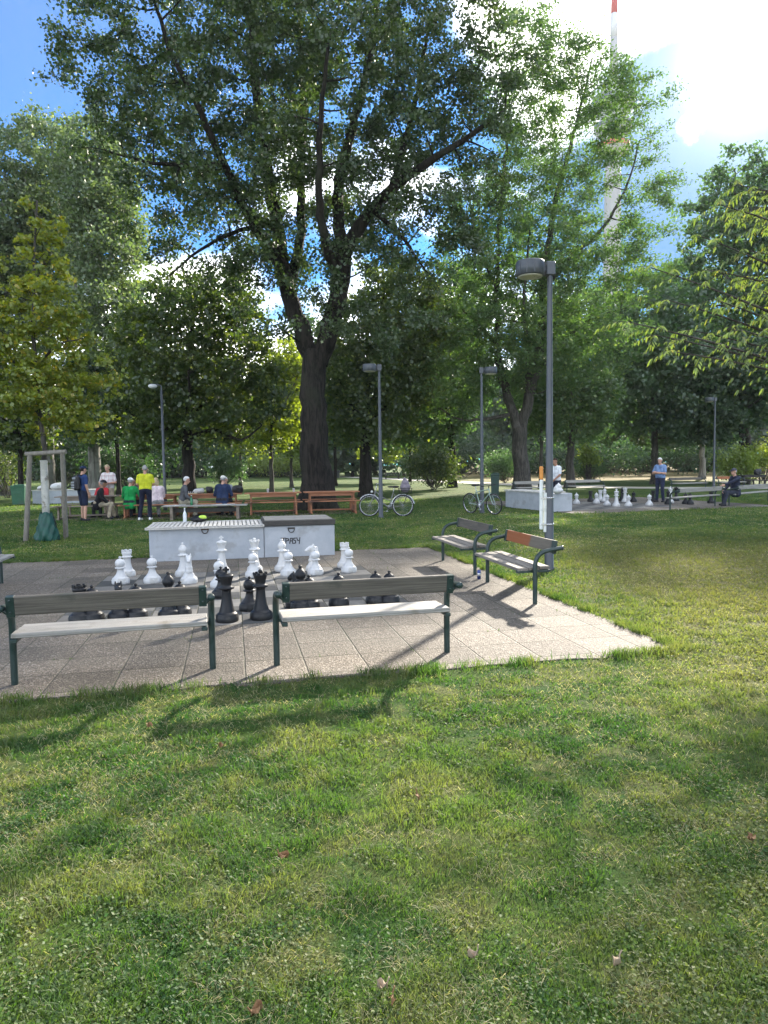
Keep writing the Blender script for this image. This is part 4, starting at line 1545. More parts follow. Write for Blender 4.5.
# ------------------------------------------------------------------ picnic tables
def make_table(label, loc, rz, mat):
    t = thing('picnic_table', label, 'table', loc, rz, 'row of beer-garden picnic tables')
    top = MB()
    for k in range(5):
        top.box((0, -.29 + k * .145, .735), (1.94, .135, .034), bev=.005)
    top.build('tabletop', mat, t)
    for s in (-1, 1):
        st = MB()
        for k in range(2):
            st.box((0, s * (.62 + k * .145), .44), (1.94, .135, .034), bev=.005)
        st.build('seat', mat, t)
    for s in (-1, 1):
        fr = MB()
        x = s * .76
        fr.box((x, 0, .695), (.07, .66, .045), bev=.004)
        fr.box((x, 0, .395), (.06, 1.62, .05), bev=.004)
        for y in (-.2, .2):
            fr.box((x, y, .36), (.055, .10, .66), bev=.004)
        for y in (-.70, .70):
            fr.box((x, y, .20), (.055, .09, .40), bev=.004)
        fr.box((x, 0, .035), (.07, 1.66, .07), bev=.004)
        fr.build('trestle', mat, t)
    ap = MB()
    for s in (-1, 1):
        ap.box((0, s * .265, .655), (1.46, .03, .11), bev=.003)
    ap.box((0, 0, .105), (1.47, .09, .05), bev=.003)
    ap.build('apron', mat, t)
    return t


row_b = XY(359, 25.2)
row_a = XY(60, 23.5)
rd = (row_a - row_b).normalized()
rdz = math.atan2(-rd.y, -rd.x)
rn = Vector((rd.y, -rd.x, 0))
if rn.y > 0:
    rn = -rn                          # towards the viewer
labs = ('picnic table at the end of the row by the city bicycle', 'picnic table in front of the big poplar, with a white cup on it',
        'picnic table where the man in navy with a white cap sits', 'picnic table where the green-jacketed person sits',
        'greyish picnic table where the backpack man stands')
for k, lb in enumerate(labs):
    c = row_b + rd * (1.0 + k * 2.03)
    make_table(lb, c, rdz, M_TABLE if k < 4 else M_TABLEG)


def row(px, off=0.0, z=0.0):
    """point on the table row seen at photo column px, off metres towards the viewer"""
    best = None
    for t in np.linspace(-1, 11.5, 800):
        p = row_b + rd * t + rn * off
        x = 384 + FPX * p.x / p.y
        if best is None or abs(x - px) < best[0]:
            best = (abs(x - px), p)
    return best[1] + Vector((0, 0, z))


# low grey bench table in front of the row
gp = (G(166, 519.5) + G(246, 519.0)) / 2
t = thing('low_table', 'low grey plank table with papers and green bottle before the picnic tables', 'table', gp, R(7))
mb = MB()
for k in range(3):
    mb.box((0, -.2 + k * .2, .44), (2.62, .185, .036), bev=.005)
mb.build('tabletop', M_WOODG, t)
for s in (-1, 1):
    MB().box((s * 1.02, 0, .20), (.09, .5, .44), bev=.006).build('leg', M_TABLEG, t)
MB().box((0, 0, .30), (1.95, .05, .14), bev=.004).build('rail', M_DARKW, t)
ROT7 = Matrix.Rotation(R(7), 3, 'Z')
BOT = [(.0, 0), (.034, 0), (.036, .02), (.036, .15), (.03, .185), (.013, .22), (.013, .262), (.015, .264), (.015, .285), (.0, .287)]


def bottle(label, loc, mat, s=1.0):
    t = thing('bottle', label, 'bottle', loc)
    MB().lathe([(r * s, z * s) for r, z in BOT[:8]], n=14).build('glass', mat, t)
    MB().lathe([(.016 * s, .262 * s), (.016 * s, .288 * s), (.0, .29 * s)], n=12).build('cap', M_WHITEP, t)


m_gbot = m_var('green_bottle', (.02, .16, .06), (.03, .2, .08), 9, .15)
m_wbot = m_var('milky_bottle', (.55, .58, .58), (.66, .68, .68), 9, .2)
bottle('green bottle standing on the low grey table', gp + ROT7 @ Vector((-.42, -.05, .458)), m_gbot, 1.1)
bottle('clear water bottle standing on the slatted chest lid', B(-5.12 + .55, 7.42 + .98, .616), m_wbot, .95)
M_PAPER = m_var('paper', (.62, .62, .60), (.70, .70, .68), 5, .8)
for i, (dx, w, lb) in enumerate(((-.95, .42, 'spread newspaper on the low grey table before the old man in grey'), (.55, .5, 'white sheets of paper on the low grey table before the man in navy'))):
    mb = MB()
    for k in range(3):
        mb.box((k * .11 - .1, .02 * k, .003 + k * .0032), (w, .27, .003), rz=.15 * k - .1)
    mb.build('paper_sheet', M_PAPER, None, label=lb, cat='paper').location = gp + ROT7 @ Vector((dx, 0, .459))
# black and lime bag beside the bottle on the chest
mb = MB()
mb.ball((0, 0, .05), (.17, .11, .055), 14, 8)
mb.ball((.06, 0, .07), (.09, .08, .05), 12, 7)
me = remeshed(mb, .014, 2)
me.materials.append(M_BLACKP)
t = thing('sports_bag', 'black bag with lime flap lying on the slatted chest lid', 'bag', B(-5.12 + .80, 7.42 + 1.0, .616))
obj('bag', me, t)
MB().ball((.08, -.02, .085), (.08, .07, .045), 14, 8).build('flap', m_var('lime_fabric', (.35, .55, .05), (.45, .62, .08), 12, .8), t)

# things on the picnic tables
def cup(label, loc):
    t = thing('paper_cup', label, 'cup', loc)
    MB().lathe([(.03, 0), (.032, .005), (.042, .11), (.044, .112), (.038, .108), (.028, .01)], n=14).build('cup', M_WHITEP, t)
    MB().lathe([(.046, .112), (.046, .12), (.038, .126), (.0, .126)], n=14).build('lid', M_WHITEP, t)


cup('white paper cup on the picnic table in front of the poplar', row(294, .1, .753))
cup('small white cup on the same picnic table, farther from the trunk', row(268, 0, .753))
M_BAGK = m_var('black_bag', (.012, .012, .013), (.025, .025, .027), 8, .6, .1)


def soft_bag(label, loc, w, h, mat, seed):
    r_ = random.Random(seed)
    mb = MB()
    mb.ball((0, 0, h * .45), (w * .5, w * .3, h * .46), 14, 8)
    for _ in range(4):
        mb.ball((r_.uniform(-.3, .3) * w, r_.uniform(-.1, .1) * w, h * r_.uniform(.5, .8)), (w * .22, w * .2, h * .22), 10, 6)
    mb.box((0, 0, h * .3), (w * .8, w * .45, h * .55), bev=.04)
    me = remeshed(mb, .014, 2)
    me.materials.append(mat)
    obj('bag', me, None, loc, r_.uniform(0, 3), label=label, cat='bag')


soft_bag('black bag slumped on the table just before the man in navy', row(210, -.15, .753), .36, .26, M_BAGK, 2)
soft_bag('big dark bag on the table beyond the man in navy', row(238, -.1, .753), .5, .30, M_BAGK, 3)
soft_bag('white carrier bag on the table beside the old man in grey', row(199, -.1, .753), .4, .2, M_WHITEP, 4)
M_BOARDW = m_var('board_wood', (.45, .33, .18), (.55, .42, .25), 8, .5)


def mini_board(label, loc, rz):
    t = thing('chess_set', label, 'board game', loc, rz)
    MB().box((0, 0, .012), (.42, .42, .024), bev=.003).build('board', M_BOARDW, t)
    r_ = random.Random(5)
    for mat, y0 in ((M_WHITEP, -.15), (M_BLACKP, .12)):
        for k in range(7):
            MB().lathe([(.015, 0), (.016, .01), (.007, .03), (.011, .05), (.004, .066)], (-.18 + k * .058, y0 + r_.uniform(-.03, .03), .0242), 8).build('chessman', mat, t)


mini_board('small wooden board with little chessmen on the table by the man in the yellow shirt', row(146, -.05, .753), rdz)
mini_board('second little chess set on the table facing the old man in grey', row(191.5, .0, .753), rdz)

# ------------------------------------------------------------------ bins
def bin_(label, loc, w, h, rz, mat, lid=True):
    t = thing('litter_bin', label, 'bin', loc, rz)
    mb = MB()
    vs, fs = [], []
    for z, k in ((.05, .84), (h * .86, 1.0)):
        vs += [(-w / 2 * k, -w / 2 * k, z), (w / 2 * k, -w / 2 * k, z), (w / 2 * k, w / 2 * k, z), (-w / 2 * k, w / 2 * k, z)]
    mb.add(vs, [(3, 2, 1, 0), (4, 5, 6, 7), (0, 1, 5, 4), (1, 2, 6, 5), (2, 3, 7, 6), (3, 0, 4, 7)])
    mb.box((0, -w * .49, h * .6), (w * .6, .02, h * .1), bev=.006)
    mb.build('body', mat, t)
    ld = MB()
    ld.box((0, 0, h * .9), (w * 1.06, w * 1.08, h * .07), bev=.02)
    ld.box((w * .1, 0, h * .955), (w * .8, w * .9, h * .05), bev=.02)
    ld.tube([(-w * .35, w * .56, h * .93), (w * .35, w * .56, h * .93)], .018, 8)
    ld.build('lid', mat, t)
    for s in (-1, 1):
        MB().lathe([(.07, -.025), (.085, -.018), (.085, .018), (.07, .025)], (s * w * .38, w * .4, .085), 14, M=Matrix.Rotation(R(90), 4, 'Y')).build('wheel', M_TYRE, t)
    return t


bin_('green lidded bin standing alone by the farther concrete chest', XY(19, 33), .62, .98, .1, M_BIN)
bin_('dark green bin between the lamp and the twin-leader tree', XY(495, 33), .38, 1.25, -.2, m_var('bin_dark', (.01, .035, .025), (.016, .05, .036), 6, .5))
bin_('small dark bin far off beside the path, right of the big trunk', XY(336, 92), .9, 1.05, 0, m_var('bin_grey', (.03, .035, .035), (.05, .055, .05), 6, .5))


# ------------------------------------------------------------------ bicycles
def bicycle(label, loc, rz, frame_mat, city, lean=0.05):
    """front wheel towards +x"""
    t = thing('bicycle', label, 'bicycle', loc, 0)
    t.rotation_euler = (lean, 0, rz)
    Rw = .345
    fw, rw = (.54, 0, Rw), (-.54, 0, Rw)
    for c in (fw, rw):
        ang = np.linspace(0, 2 * math.pi, 41)
        w = MB()
        w.tube([(c[0] + (Rw - .018) * math.cos(a), 0, c[2] + (Rw - .018) * math.sin(a)) for a in ang], .022, 8, cap=False)
        wh = w.build('wheel', M_TYRE, t)
        rim = MB()
        rim.tube([(c[0] + (Rw - .042) * math.cos(a), 0, c[2] + (Rw - .042) * math.sin(a)) for a in ang], .011, 6, cap=False)
        rim.lathe([(.022, -.045), (.022, .045)], c, 10, M=Matrix.Rotation(R(90), 4, 'X'))
        rim.build('rim', M_CHROME, wh)
        sp = MB()
        for k in range(28):
            a = 2 * math.pi * k / 28
            sp.tube([(c[0], .03 * (-1) ** k, c[2]), (c[0] + (Rw - .045) * math.cos(a), 0, c[2] + (Rw - .045) * math.sin(a))], .0016, 3)
        sp.build('spokes', M_CHROME, wh)
    f = MB()
    bb, hd_t, hd_b = (-.10, 0, .29), (.33, 0, .86), (.37, 0, .70)
    st = (-.24, 0, .80 if city else .78)
    f.tube([bb, st], .016, 8)
    f.tube([hd_t, hd_b], .02, 8)
    if city:
        f.tube(bez(Vector(hd_b), Vector((.12, 0, .40)), Vector(bb), 8), .019, 8)
        f.tube(bez(Vector(hd_t) + Vector((.01, 0, -.05)), Vector((.05, 0, .52)), Vector((-.17, 0, .52)), 8), .015, 8)
    else:
        f.tube([hd_b, bb], .021, 8)
        f.tube([(hd_t[0] + .01, 0, hd_t[2] - .04), (st[0] + .02, 0, st[2] - .06)], .018, 8)
    for y in (-.055, .055):
        f.tube([bb, (rw[0], y, rw[2])], .010, 6)
        f.tube([(st[0] + .01, 0, st[2] - .05), (rw[0], y, rw[2])], .009, 6)
        f.tube([hd_b, (.40, y, .66), (fw[0], y, fw[2])], .012, 6)
    f.build('frame', frame_mat, t)
    s = MB()
    s.tube([st, (-.265, 0, .93)], .013, 8)
    s.build('seat_post', M_CHROME, t)
    sd_ = MB()
    sd_.ball((-.30, 0, .95), (.13, .085, .04), 12, 8)
    sd_.ball((-.17, 0, .95), (.13, .035, .03), 12, 8)
    me = remeshed(sd_, .012, 2)
    me.materials.append(M_TYRE)
    obj('saddle', me, t)
    hb = MB()
    if city:
        hb.tube([hd_t, (.30, 0, 1.0)], .013, 8)
        for y in (-1, 1):
            hb.tube(polyline_round([(.30, 0, 1.0), (.33, y * .12, 1.06), (.24, y * .27, 1.05), (.10, y * .28, 1.02)], .07), .011, 8)
    else:
        hb.tube([hd_t, (.35, 0, .93)], .014, 8)
        hb.tube([(.33, -.31, .95), (.36, 0, .94), (.33, .31, .95)], .012, 8)
    h = hb.build('handlebar', M_CHROME if city else M_TYRE, t)
    for y in (-1, 1):
        g = MB()
        if city:
            g.tube([(.20, y * .275, 1.04), (.08, y * .28, 1.015)], .017, 8)
        else:
            g.tube([(.335, y * .22, .949), (.33, y * .33, .95)], .018, 8)
        g.build('grip', M_TYRE, h)
    cr = MB()
    cr.lathe([(.085, -.004), (.085, .004)], (bb[0], -.06, bb[2]), 20, M=Matrix.Rotation(R(90), 4, 'X'))
    cr.tube([(bb[0], -.07, bb[2]), (bb[0] + .10, -.075, bb[2] - .13)], .010, 6)
    cr.tube([(bb[0], .07, bb[2]), (bb[0] - .10, .075, bb[2] + .13)], .010, 6)
    cr.box((bb[0] + .10, -.12, bb[2] - .13), (.09, .08, .022), bev=.004)
    cr.box((bb[0] - .10, .12, bb[2] + .13), (.09, .08, .022), bev=.004)
    cr.build('crankset', M_CHROME, t)
    ch = MB()
    for dz in (.075, -.075):
        ch.tube([(bb[0], -.06, bb[2] + dz), (rw[0], -.05, rw[2] + dz * .5)], .006, 5)
    ch.build('chain', M_TYRE, t)
    if city:
        md = MB()
        for c, a0, a1 in ((fw, 35, 165), (rw, 0, 170)):
            md.tube([(c[0] + (Rw + .018) * math.cos(R(a)), 0, c[2] + (Rw + .018) * math.sin(R(a))) for a in np.linspace(a0, a1, 18)], .022, 6)
        md.build('mudguard', M_CHROME, t)
        rk = MB()
        for y in (-.07, .07):
            rk.tube([(-.28, y, .74), (-.80, y, .74)], .007, 6)
            rk.tube([(-.70, y, .74), (-.55, y, .36)], .006, 6)
        for k in range(5):
            rk.tube([(-.34 - k * .1, -.07, .74), (-.34 - k * .1, .07, .74)], .006, 5)
        rk.build('rack', M_TYRE, t)
        bs = MB()
        for z, kx in ((.76, .9), (.83, .95), (.9, 1.0)):
            bs.tube([(-.62 + kx * .21 * sx, kx * .17 * sy, z) for sx, sy in ((-1, -1), (1, -1), (1, 1), (-1, 1), (-1, -1))], .007, 5)
        for k in range(18):
            a = 2 * math.pi * k / 18
            x, y = math.cos(a), math.sin(a)
            m_ = max(abs(x), abs(y))
            bs.tube([(-.62 + .19 * x / m_, .15 * y / m_, .755), (-.62 + .21 * x / m_, .17 * y / m_, .9)], .004, 4)
        bs.box((-.62, 0, .757), (.36, .29, .008))
        bs.build('basket', M_TYRE, t)
        lt = MB()
        lt.ball((.46, 0, .80), (.04, .035, .04), 10, 6)
        lt.build('headlight', M_WHITEP, t)
    return t


b1 = (G(372, 515.5) + G(401, 517)) / 2
bicycle('city bicycle with basket carrying a grey-mauve bag, leaning at the lamp by the tables', b1 - Vector((0, .12, 0)), math.pi - R(6), M_BIKES, True, .04)
mb = MB()
mb.ball((0, 0, .16), (.17, .13, .17), 16, 10)
mb.ball((0, 0, .30), (.12, .11, .12), 14, 8)
mb.ball((-.02, 0, .42), (.05, .07, .06), 10, 6)
me = remeshed(mb, .016, 2)
me.materials.append(m_var('mauve_fabric', (.15, .13, .15), (.22, .19, .22), 10, .85, .2))
bg_c = b1 - Vector((0, .12, 0)) + Matrix.Rotation(math.pi - R(6), 3, 'Z') @ Vector((-.62, 0, .77))
obj('backpack', me, None, bg_c, .1, label='grey-mauve bag standing in the basket of the city bicycle', cat='bag')

b2c = (G(474.5, 513.0) + G(491, 515.2)) / 2
bicycle('pale green mountain bicycle leaning at the lamp by the second chest', b2c, R(-52), M_BIKEG, False, .07)

# ------------------------------------------------------------------ wooden guard and watering bag round the young maple
M_POST = m_var('guard_post', (.17, .15, .12), (.26, .235, .20), 6, .85, .3, stretch=(5, 5, .3))
t = thing('tree_guard', 'wooden guard frame of two grey posts and crossbar round the young maple', 'tree guard', yb, 0)
pa, pb = Q(30, 455, 16.0) - yb, Q(62.5, 453, 16.0) - yb
ga, gb2 = G(25.5, 541) - yb, G(66, 538.5) - yb
for g_, p_ in ((ga, pa), (gb2, pb)):
    MB().tube([(g_.x, g_.y, -.1), (p_.x, p_.y, p_.z)], [.058, .054], 12).build('post', M_POST, t)
cb = MB()
cb.tube([pa + Vector((-.10, 0, .02)), pb + Vector((.08, 0, .03))], .05, 12)
cb.build('crossbar', M_POST, t)
wbv, wbf = [], []
rw_ = random.Random(4)
lev = [(0.0, .20), (.03, .22), (.07, .225), (.12, .222), (.18, .212), (.24, .20), (.30, .19), (.36, .176), (.42, .162), (.48, .15), (.54, .135), (.60, .115), (.66, .10)]
nn = 48
for z, r0_ in lev:
    for k in range(nn):
        a = 2 * math.pi * k / nn
        rr_ = r0_ * (1 + .13 * math.sin(4 * a + z * 11) + .09 * math.sin(9 * a - z * 17) + .05 * math.sin(15 * a + z * 30)) + .012
        wbv.append((rr_ * math.cos(a), rr_ * .9 * math.sin(a), z + .02 * math.sin(3 * a)))
for i in range(len(lev) - 1):
    for k in range(nn):
        wbf.append((i * nn + k, i * nn + (k + 1) % nn, (i + 1) * nn + (k + 1) % nn, (i + 1) * nn + k))
t = thing('watering_bag', 'wrinkled dark green watering bag zipped round the foot of the young maple', 'bag', yb, .3)
MB().add(wbv, wbf, 0, True).build('bag', m_var('tarp_green', (.006, .05, .038), (.012, .08, .055), 7, .55, .3), t)
zp = MB()
zp.tube([(.245, .02, .08), (.205, .0, .34), (.17, .0, .5), (.12, .0, .64)], .012, 6)
zp.build('zip_strap', M_BLACKP, t)

# ------------------------------------------------------------------ drink can
t = thing('drink_can', 'small blue and silver drink can left on the paving by the peeling bench', 'can', G(479, 579, .012), .5)
mc = MB()
mc.lathe([(.022, 0), (.0265, .006), (.0265, .12), (.022, .13)], n=18)
mc.build('can', m_var('can_blue', (.03, .05, .17), (.04, .06, .22), 9, .3, metallic=.6), t)
MB().lathe([(.0268, .045), (.0272, .046), (.0272, .085), (.0268, .086)], n=18).build('band', m_var('can_silver', (.6, .6, .62), (.5, .5, .52), 9, .3, metallic=.7), t)
MB().lathe([(.022, .1301), (.0225, .134), (.018, .132), (.0, .131)], n=18).build('top', M_CHROME, t)

# ------------------------------------------------------------------ distant picnic tables
c = XY(752, 44)
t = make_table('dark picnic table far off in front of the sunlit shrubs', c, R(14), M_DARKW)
t['group'] = 'far picnic tables'
soft_bag('dark rucksack heaped on the far picnic table by the sunlit shrubs', c + Vector((.35, .0, .753)), .6, .42, M_BAGK, 8)
c = XY(392, 84)
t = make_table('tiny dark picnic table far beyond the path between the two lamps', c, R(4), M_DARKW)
t['group'] = 'far picnic tables'

# ------------------------------------------------------------------ television tower beyond the trees
TW = Vector((Q(613, 150, 345).x, 345, 0))
m_shaft = m_var('tower_concrete', (.27, .27, .265), (.32, .32, .315), .05, .85)
t = thing('tv_tower', 'slender concrete television tower with red and white mast behind the trees', 'tower', TW)
MB().lathe([(6.0, -1), (5.2, 20), (4.3, 70), (3.8, 120), (3.5, 158)], n=32).build('shaft', m_shaft, t)
pod = MB()
pod.lathe([(3.6, 145), (7.6, 148), (7.6, 151), (5.6, 151.5), (5.6, 154), (8.6, 157), (8.6, 160), (6.2, 161), (6.2, 164), (9.6, 167), (9.6, 172), (5.6, 174), (5.6, 178), (3, 181)], n=40)
pd = pod.build('observation_deck', m_shaft, t)
m_tg = m_var('tower_glass', (.05, .07, .09), (.08, .1, .12), 1, .15)
MB().lathe([(8.62, 157.6), (8.64, 159.4)], n=40).build('window_band', m_tg, pd)
MB().lathe([(9.62, 167.8), (9.64, 171)], n=40).build('window_band', m_tg, pd)
MB().lathe([(7.62, 148.4), (7.64, 150.6)], n=40).build('red_ring', m_var('tower_red', (.45, .09, .05), (.4, .08, .05), 1, .5), pd)
m_red = m_var('mast_red', (.42, .02, .012), (.38, .018, .012), 1, .5)
m_wht = m_var('mast_white', (.5, .5, .49), (.46, .46, .46), 1, .5)
zs = [(181, 2.2, m_shaft), (199, 1.7, m_wht), (209.8, 1.5, m_red), (226, 1.3, m_wht), (236, 1.0, m_red), (252, .5, m_red)]
for (z0, ra, mt), (z1, rb, _) in zip(zs, zs[1:]):
    MB().lathe([(ra, z0), (rb, z1)], n=16).build('mast', mt, t)

# ------------------------------------------------------------------ dead leaves on the lawn
M_DEAD = m_var('dead_leaf', (.15, .075, .03), (.26, .15, .065), 30, .8)
M_DEADP = m_var('pale_dead_leaf', (.27, .20, .13), (.36, .28, .19), 30, .8)


def dead_leaf(px, py, s, seed, label, mat):
    r_ = random.Random(seed)
    vs, fs = [], []
    nx, ny = 7, 6
    for i in range(nx):
        for j in range(ny):
            u, v = i / (nx - 1), j / (ny - 1) * 2 - 1
            wd = math.sin(math.pi * min(1, u * .93 + .05)) ** .8 * (.36 + .06 * math.sin(u * 25))
            vs.append(((u - .5) * s, v * wd * s, (v * v * .32 + .18 * (u - .5) ** 2) * s * .8 + .01 * math.sin(6 * u + 3 * v)))
    for i in range(nx - 1):
        for j in range(ny - 1):
            fs.append((i * ny + j, (i + 1) * ny + j, (i + 1) * ny + j + 1, i * ny + j + 1))
    mb = MB().add(vs, fs, 0, True)
    mb.tube([(-.5 * s, 0, .01), (-.72 * s, .05 * s, .03)], .0025, 5)
    o = mb.build('dead_leaf', mat, None, label=label, cat='leaf', group='dead leaves on the lawn')
    o.location = G(px, py, .035)
    o.rotation_euler = (r_.uniform(-.4, .4), r_.uniform(-.3, .3), r_.uniform(0, 6.28))


for i, (x, y, s, lb, mt) in enumerate((
        (382, 986, .062, 'pale pinkish dead leaf, largest by the bottom edge', M_DEADP), (392, 1000, .05, 'brown dead leaf just below the pale pinkish one', M_DEAD),
        (283, 856, .075, 'orange-brown dead leaf lying alone in the middle of the sunny lawn', M_DEAD), (150, 726, .08, 'dark dead leaf in the lawn between the two bench shadows', M_DEAD),
        (221, 746, .06, 'small red-brown dead leaf below the second bench shadow', M_DEAD), (418, 797, .07, 'brown dead leaf on the green lawn below the benches', M_DEAD),
        (473, 955, .055, 'pale dead leaf in the shaded lower lawn', M_DEADP), (616, 962, .075, 'upright tan dead leaf in the dark shaded lawn', M_DEADP),
        (752, 839, .08, 'brown dead leaf by the picture edge on the dappled lawn', M_DEAD), (257, 1010, .07, 'curled brown dead leaf at the foot of the straw tuft', M_DEAD))):
    dead_leaf(x, y, s * .6, i, lb, mt)
# ------------------------------------------------------------------ garden chess pieces
BASE = [(0, 0), (.118, 0), (.122, .012), (.122, .058), (.114, .068), (.116, .074), (.098, .092), (.085, .102), (.083, .11)]


def notched_crown(mb, r, z0, z1, n, wd=.6):
    for k in range(n):
        a = 2 * math.pi * k / n
        mb.box((r * math.cos(a), r * math.sin(a), (z0 + z1) / 2), (.018, 2 * math.pi * r / n * wd, z1 - z0), rz=a, bev=.003)


def piece_mesh(kind):
    mb = MB()
    P = list(BASE)
    if kind == 'pawn':
        P += [(.062, .135), (.047, .17), (.042, .20), (.044, .212), (.070, .220), (.072, .232), (.046, .240), (.044, .248)]
        P += [(.070 * math.cos(a), .292 + .066 * math.sin(a)) for a in np.linspace(-.85, 1.35, 10)]
        P += [(.010, .362), (.018, .368), (.019, .378), (.012, .388), (0, .39)]
        mb.lathe(P, n=22)
    elif kind == 'rook':
        P += [(.068, .14), (.056, .20), (.054, .265), (.058, .28), (.078, .288), (.080, .300), (.062, .308), (.060, .318), (.072, .345), (.074, .372), (.056, .373), (.054, .362), (0, .362)]
        mb.lathe(P, n=22)
        notched_crown(mb, .064, .368, .405, 6, .62)
        mb.lathe([(.02, .36), (.02, .385), (.012, .398), (0, .40)], n=10)
    elif kind == 'bishop':
        P += [(.064, .15), (.049, .22), (.043, .29), (.044, .302), (.074, .312), (.077, .326), (.048, .335), (.045, .343)]
        P += [(.04, .35), (.058, .372), (.064, .395), (.060, .42), (.045, .448), (.026, .468), (.014, .478), (.019, .486), (.021, .495), (.014, .508), (0, .511)]
        mb.lathe(P, n=22)
    elif kind in ('queen', 'king'):
        k = kind == 'king'
        P += [(.068, .16), (.054, .24), (.048, .32), (.050, .338), (.082, .350), (.085, .366), (.056, .376), (.054, .392), (.058, .42), (.074, .47), (.079, .484)]
        if k:
            P += [(.078, .492), (.058, .502), (.034, .510), (.02, .514), (.019, .52), (0, .522)]
            mb.lathe(P, n=24)
            mb.box((0, 0, .548), (.03, .024, .07), bev=.006)
            mb.box((0, 0, .553), (.07, .022, .026), bev=.006)
        else:
            P += [(.060, .486), (.055, .476), (.03, .488), (.016, .496), (0, .498)]
            mb.lathe(P, n=24)
            notched_crown(mb, .070, .478, .505, 8, .55)
            mb.ball((0, 0, .515), (.024, .024, .024), 12, 8)
    elif kind == 'knight':
        mb.lathe(P + [(.076, .125), (.07, .14), (0, .14)], n=24)
        cap = []
        # neck, chest, head and muzzle as a chain of ellipsoids, facing +x
        for c, r in (((.0, 0, .17), (.078, .06, .06)), ((-.008, 0, .215), (.075, .055, .06)), ((-.018, 0, .26), (.068, .048, .06)), ((-.02, 0, .305), (.062, .043, .055)),
                     ((-.005, 0, .345), (.062, .042, .048)), ((.028, 0, .365), (.055, .04, .04)), ((.068, 0, .345), (.048, .033, .033)), ((.10, 0, .325), (.035, .028, .028)),
                     ((-.055, 0, .33), (.025, .018, .06)), ((-.066, 0, .27), (.025, .018, .06)), ((-.07, 0, .215), (.025, .018, .055))):
            mb.ball(c, r, 14, 9)
        for s in (-1, 1):
            mb.tube([(-.01, s * .024, .375), (.002, s * .03, .432)], [.02, .006], 8)
            mb.ball((.052, s * .036, .372), (.012, .008, .010), 8, 6)
        me = remeshed(mb, .0085, 2)
        me.name = kind
        return me
    me = mb.mesh(kind, [])
    return me


PM = {}
for kd in ('pawn', 'rook', 'bishop', 'queen', 'king', 'knight'):
    base_me = piece_mesh(kd)
    base_me.materials.clear()
    for nm, mt in (('white', M_WHITEP), ('black', M_BLACKP)):
        m2 = base_me.copy()
        m2.materials.append(mt)
        PM[nm, kd] = m2


def chessman(color, kind, px, py, label, group, rz=0.0, s=1.0, z=.012):
    o = obj('chess_' + kind, PM[color, kind], None, G(px, py, z), rz, label=label, cat='chess piece', group=group)
    o.scale = (s, s, s)
    return o


GW, GK = 'white pieces on the near chess board', 'black pieces on the near chess board'
for it in (
    ('rook', 127.5, 576.0, 'white rook half hidden behind the first pawn of its row', 0),
    ('pawn', 120.8, 583.6, 'white pawn standing in front of the rook near the grass', 0),
    ('pawn', 152.5, 582.6, 'white pawn standing alone between the rook pair and the bishop', 0),
    ('bishop', 183.5, 576.0, 'white bishop with a knight close in front of it', 0),
    ('knight', 189.2, 583.2, 'white knight turned towards us in front of a bishop', -1.3),
    ('king', 222.2, 573.5, 'white king with cross finial, tallest white piece', 0.2),
    ('pawn', 219.3, 587.0, 'white pawn half hidden behind the black king', 0),
    ('queen', 255, 572.0, 'white queen with flared notched crown beside the white king', 0),
    ('pawn', 253.4, 577.0, 'white pawn directly in front of the white queen', 0),
    ('bishop', 282.3, 571.0, 'white bishop beneath the graffiti tag', 0),
    ('pawn', 288.5, 575.6, 'white pawn tight beside the bishop beneath the graffiti', 0),
    ('knight', 313.5, 571.0, 'white knight in profile behind a pawn', math.pi + .25),
    ('pawn', 315.5, 574.4, 'white pawn in front of the knight shown in profile', 0),
    ('rook', 344.8, 567.5, 'white rook at the end of the row by the side benches', 0),
    ('pawn', 349, 572.0, 'white pawn in front of the rook by the side benches', 0),
):
    chessman('white', it[0], it[1], it[2], it[3], GW, it[4])
for it in (
    ('king', 227.3, 621.0, 'black king standing clear between the two plank benches', .1),
    ('pawn', 221.5, 597.0, 'black pawn peeping out behind the black king', 0),
    ('pawn', 250, 610.0, 'black pawn between the black king and black queen', 0),
    ('queen', 261.3, 618.6, 'black queen beside the post of the plank bench', 0),
    ('knight', 296, 607.0, 'black knight behind the bench near its end plate', 2.4),
    ('bishop', 301, 609.5, 'black bishop crowded in beside the black knight', 0),
    ('pawn', 309.5, 608.5, 'black pawn beside the crowded black knight and bishop', 0),
    ('pawn', 339, 605.5, 'black pawn seen alone above the middle of the backrest', 0),
    ('pawn', 376, 603.0, 'black pawn above the backrest near the side benches', 0),
    ('pawn', 389.5, 603.0, 'low black pawn farthest along the row by the side benches', 0),
    ('rook', 80.6, 622.0, 'black rook mostly hidden behind the backrest near the grass', 0),
    ('pawn', 93, 621.0, 'black pawn showing its knob over the backrest near the black rook', 0),
    ('knight', 119.5, 620.0, 'black knight with only its head tip over the backrest', 1.9),
    ('pawn', 137, 618.6, 'black pawn above the middle of the other backrest', 0),
    ('bishop', 169.5, 618.0, 'black bishop with pointed head above the backrest', 0),
    ('pawn', 180.6, 616.0, 'black pawn close behind the pointed black bishop', 0),
):
    chessman('black', it[0], it[1], it[2], it[3], GK, it[4])

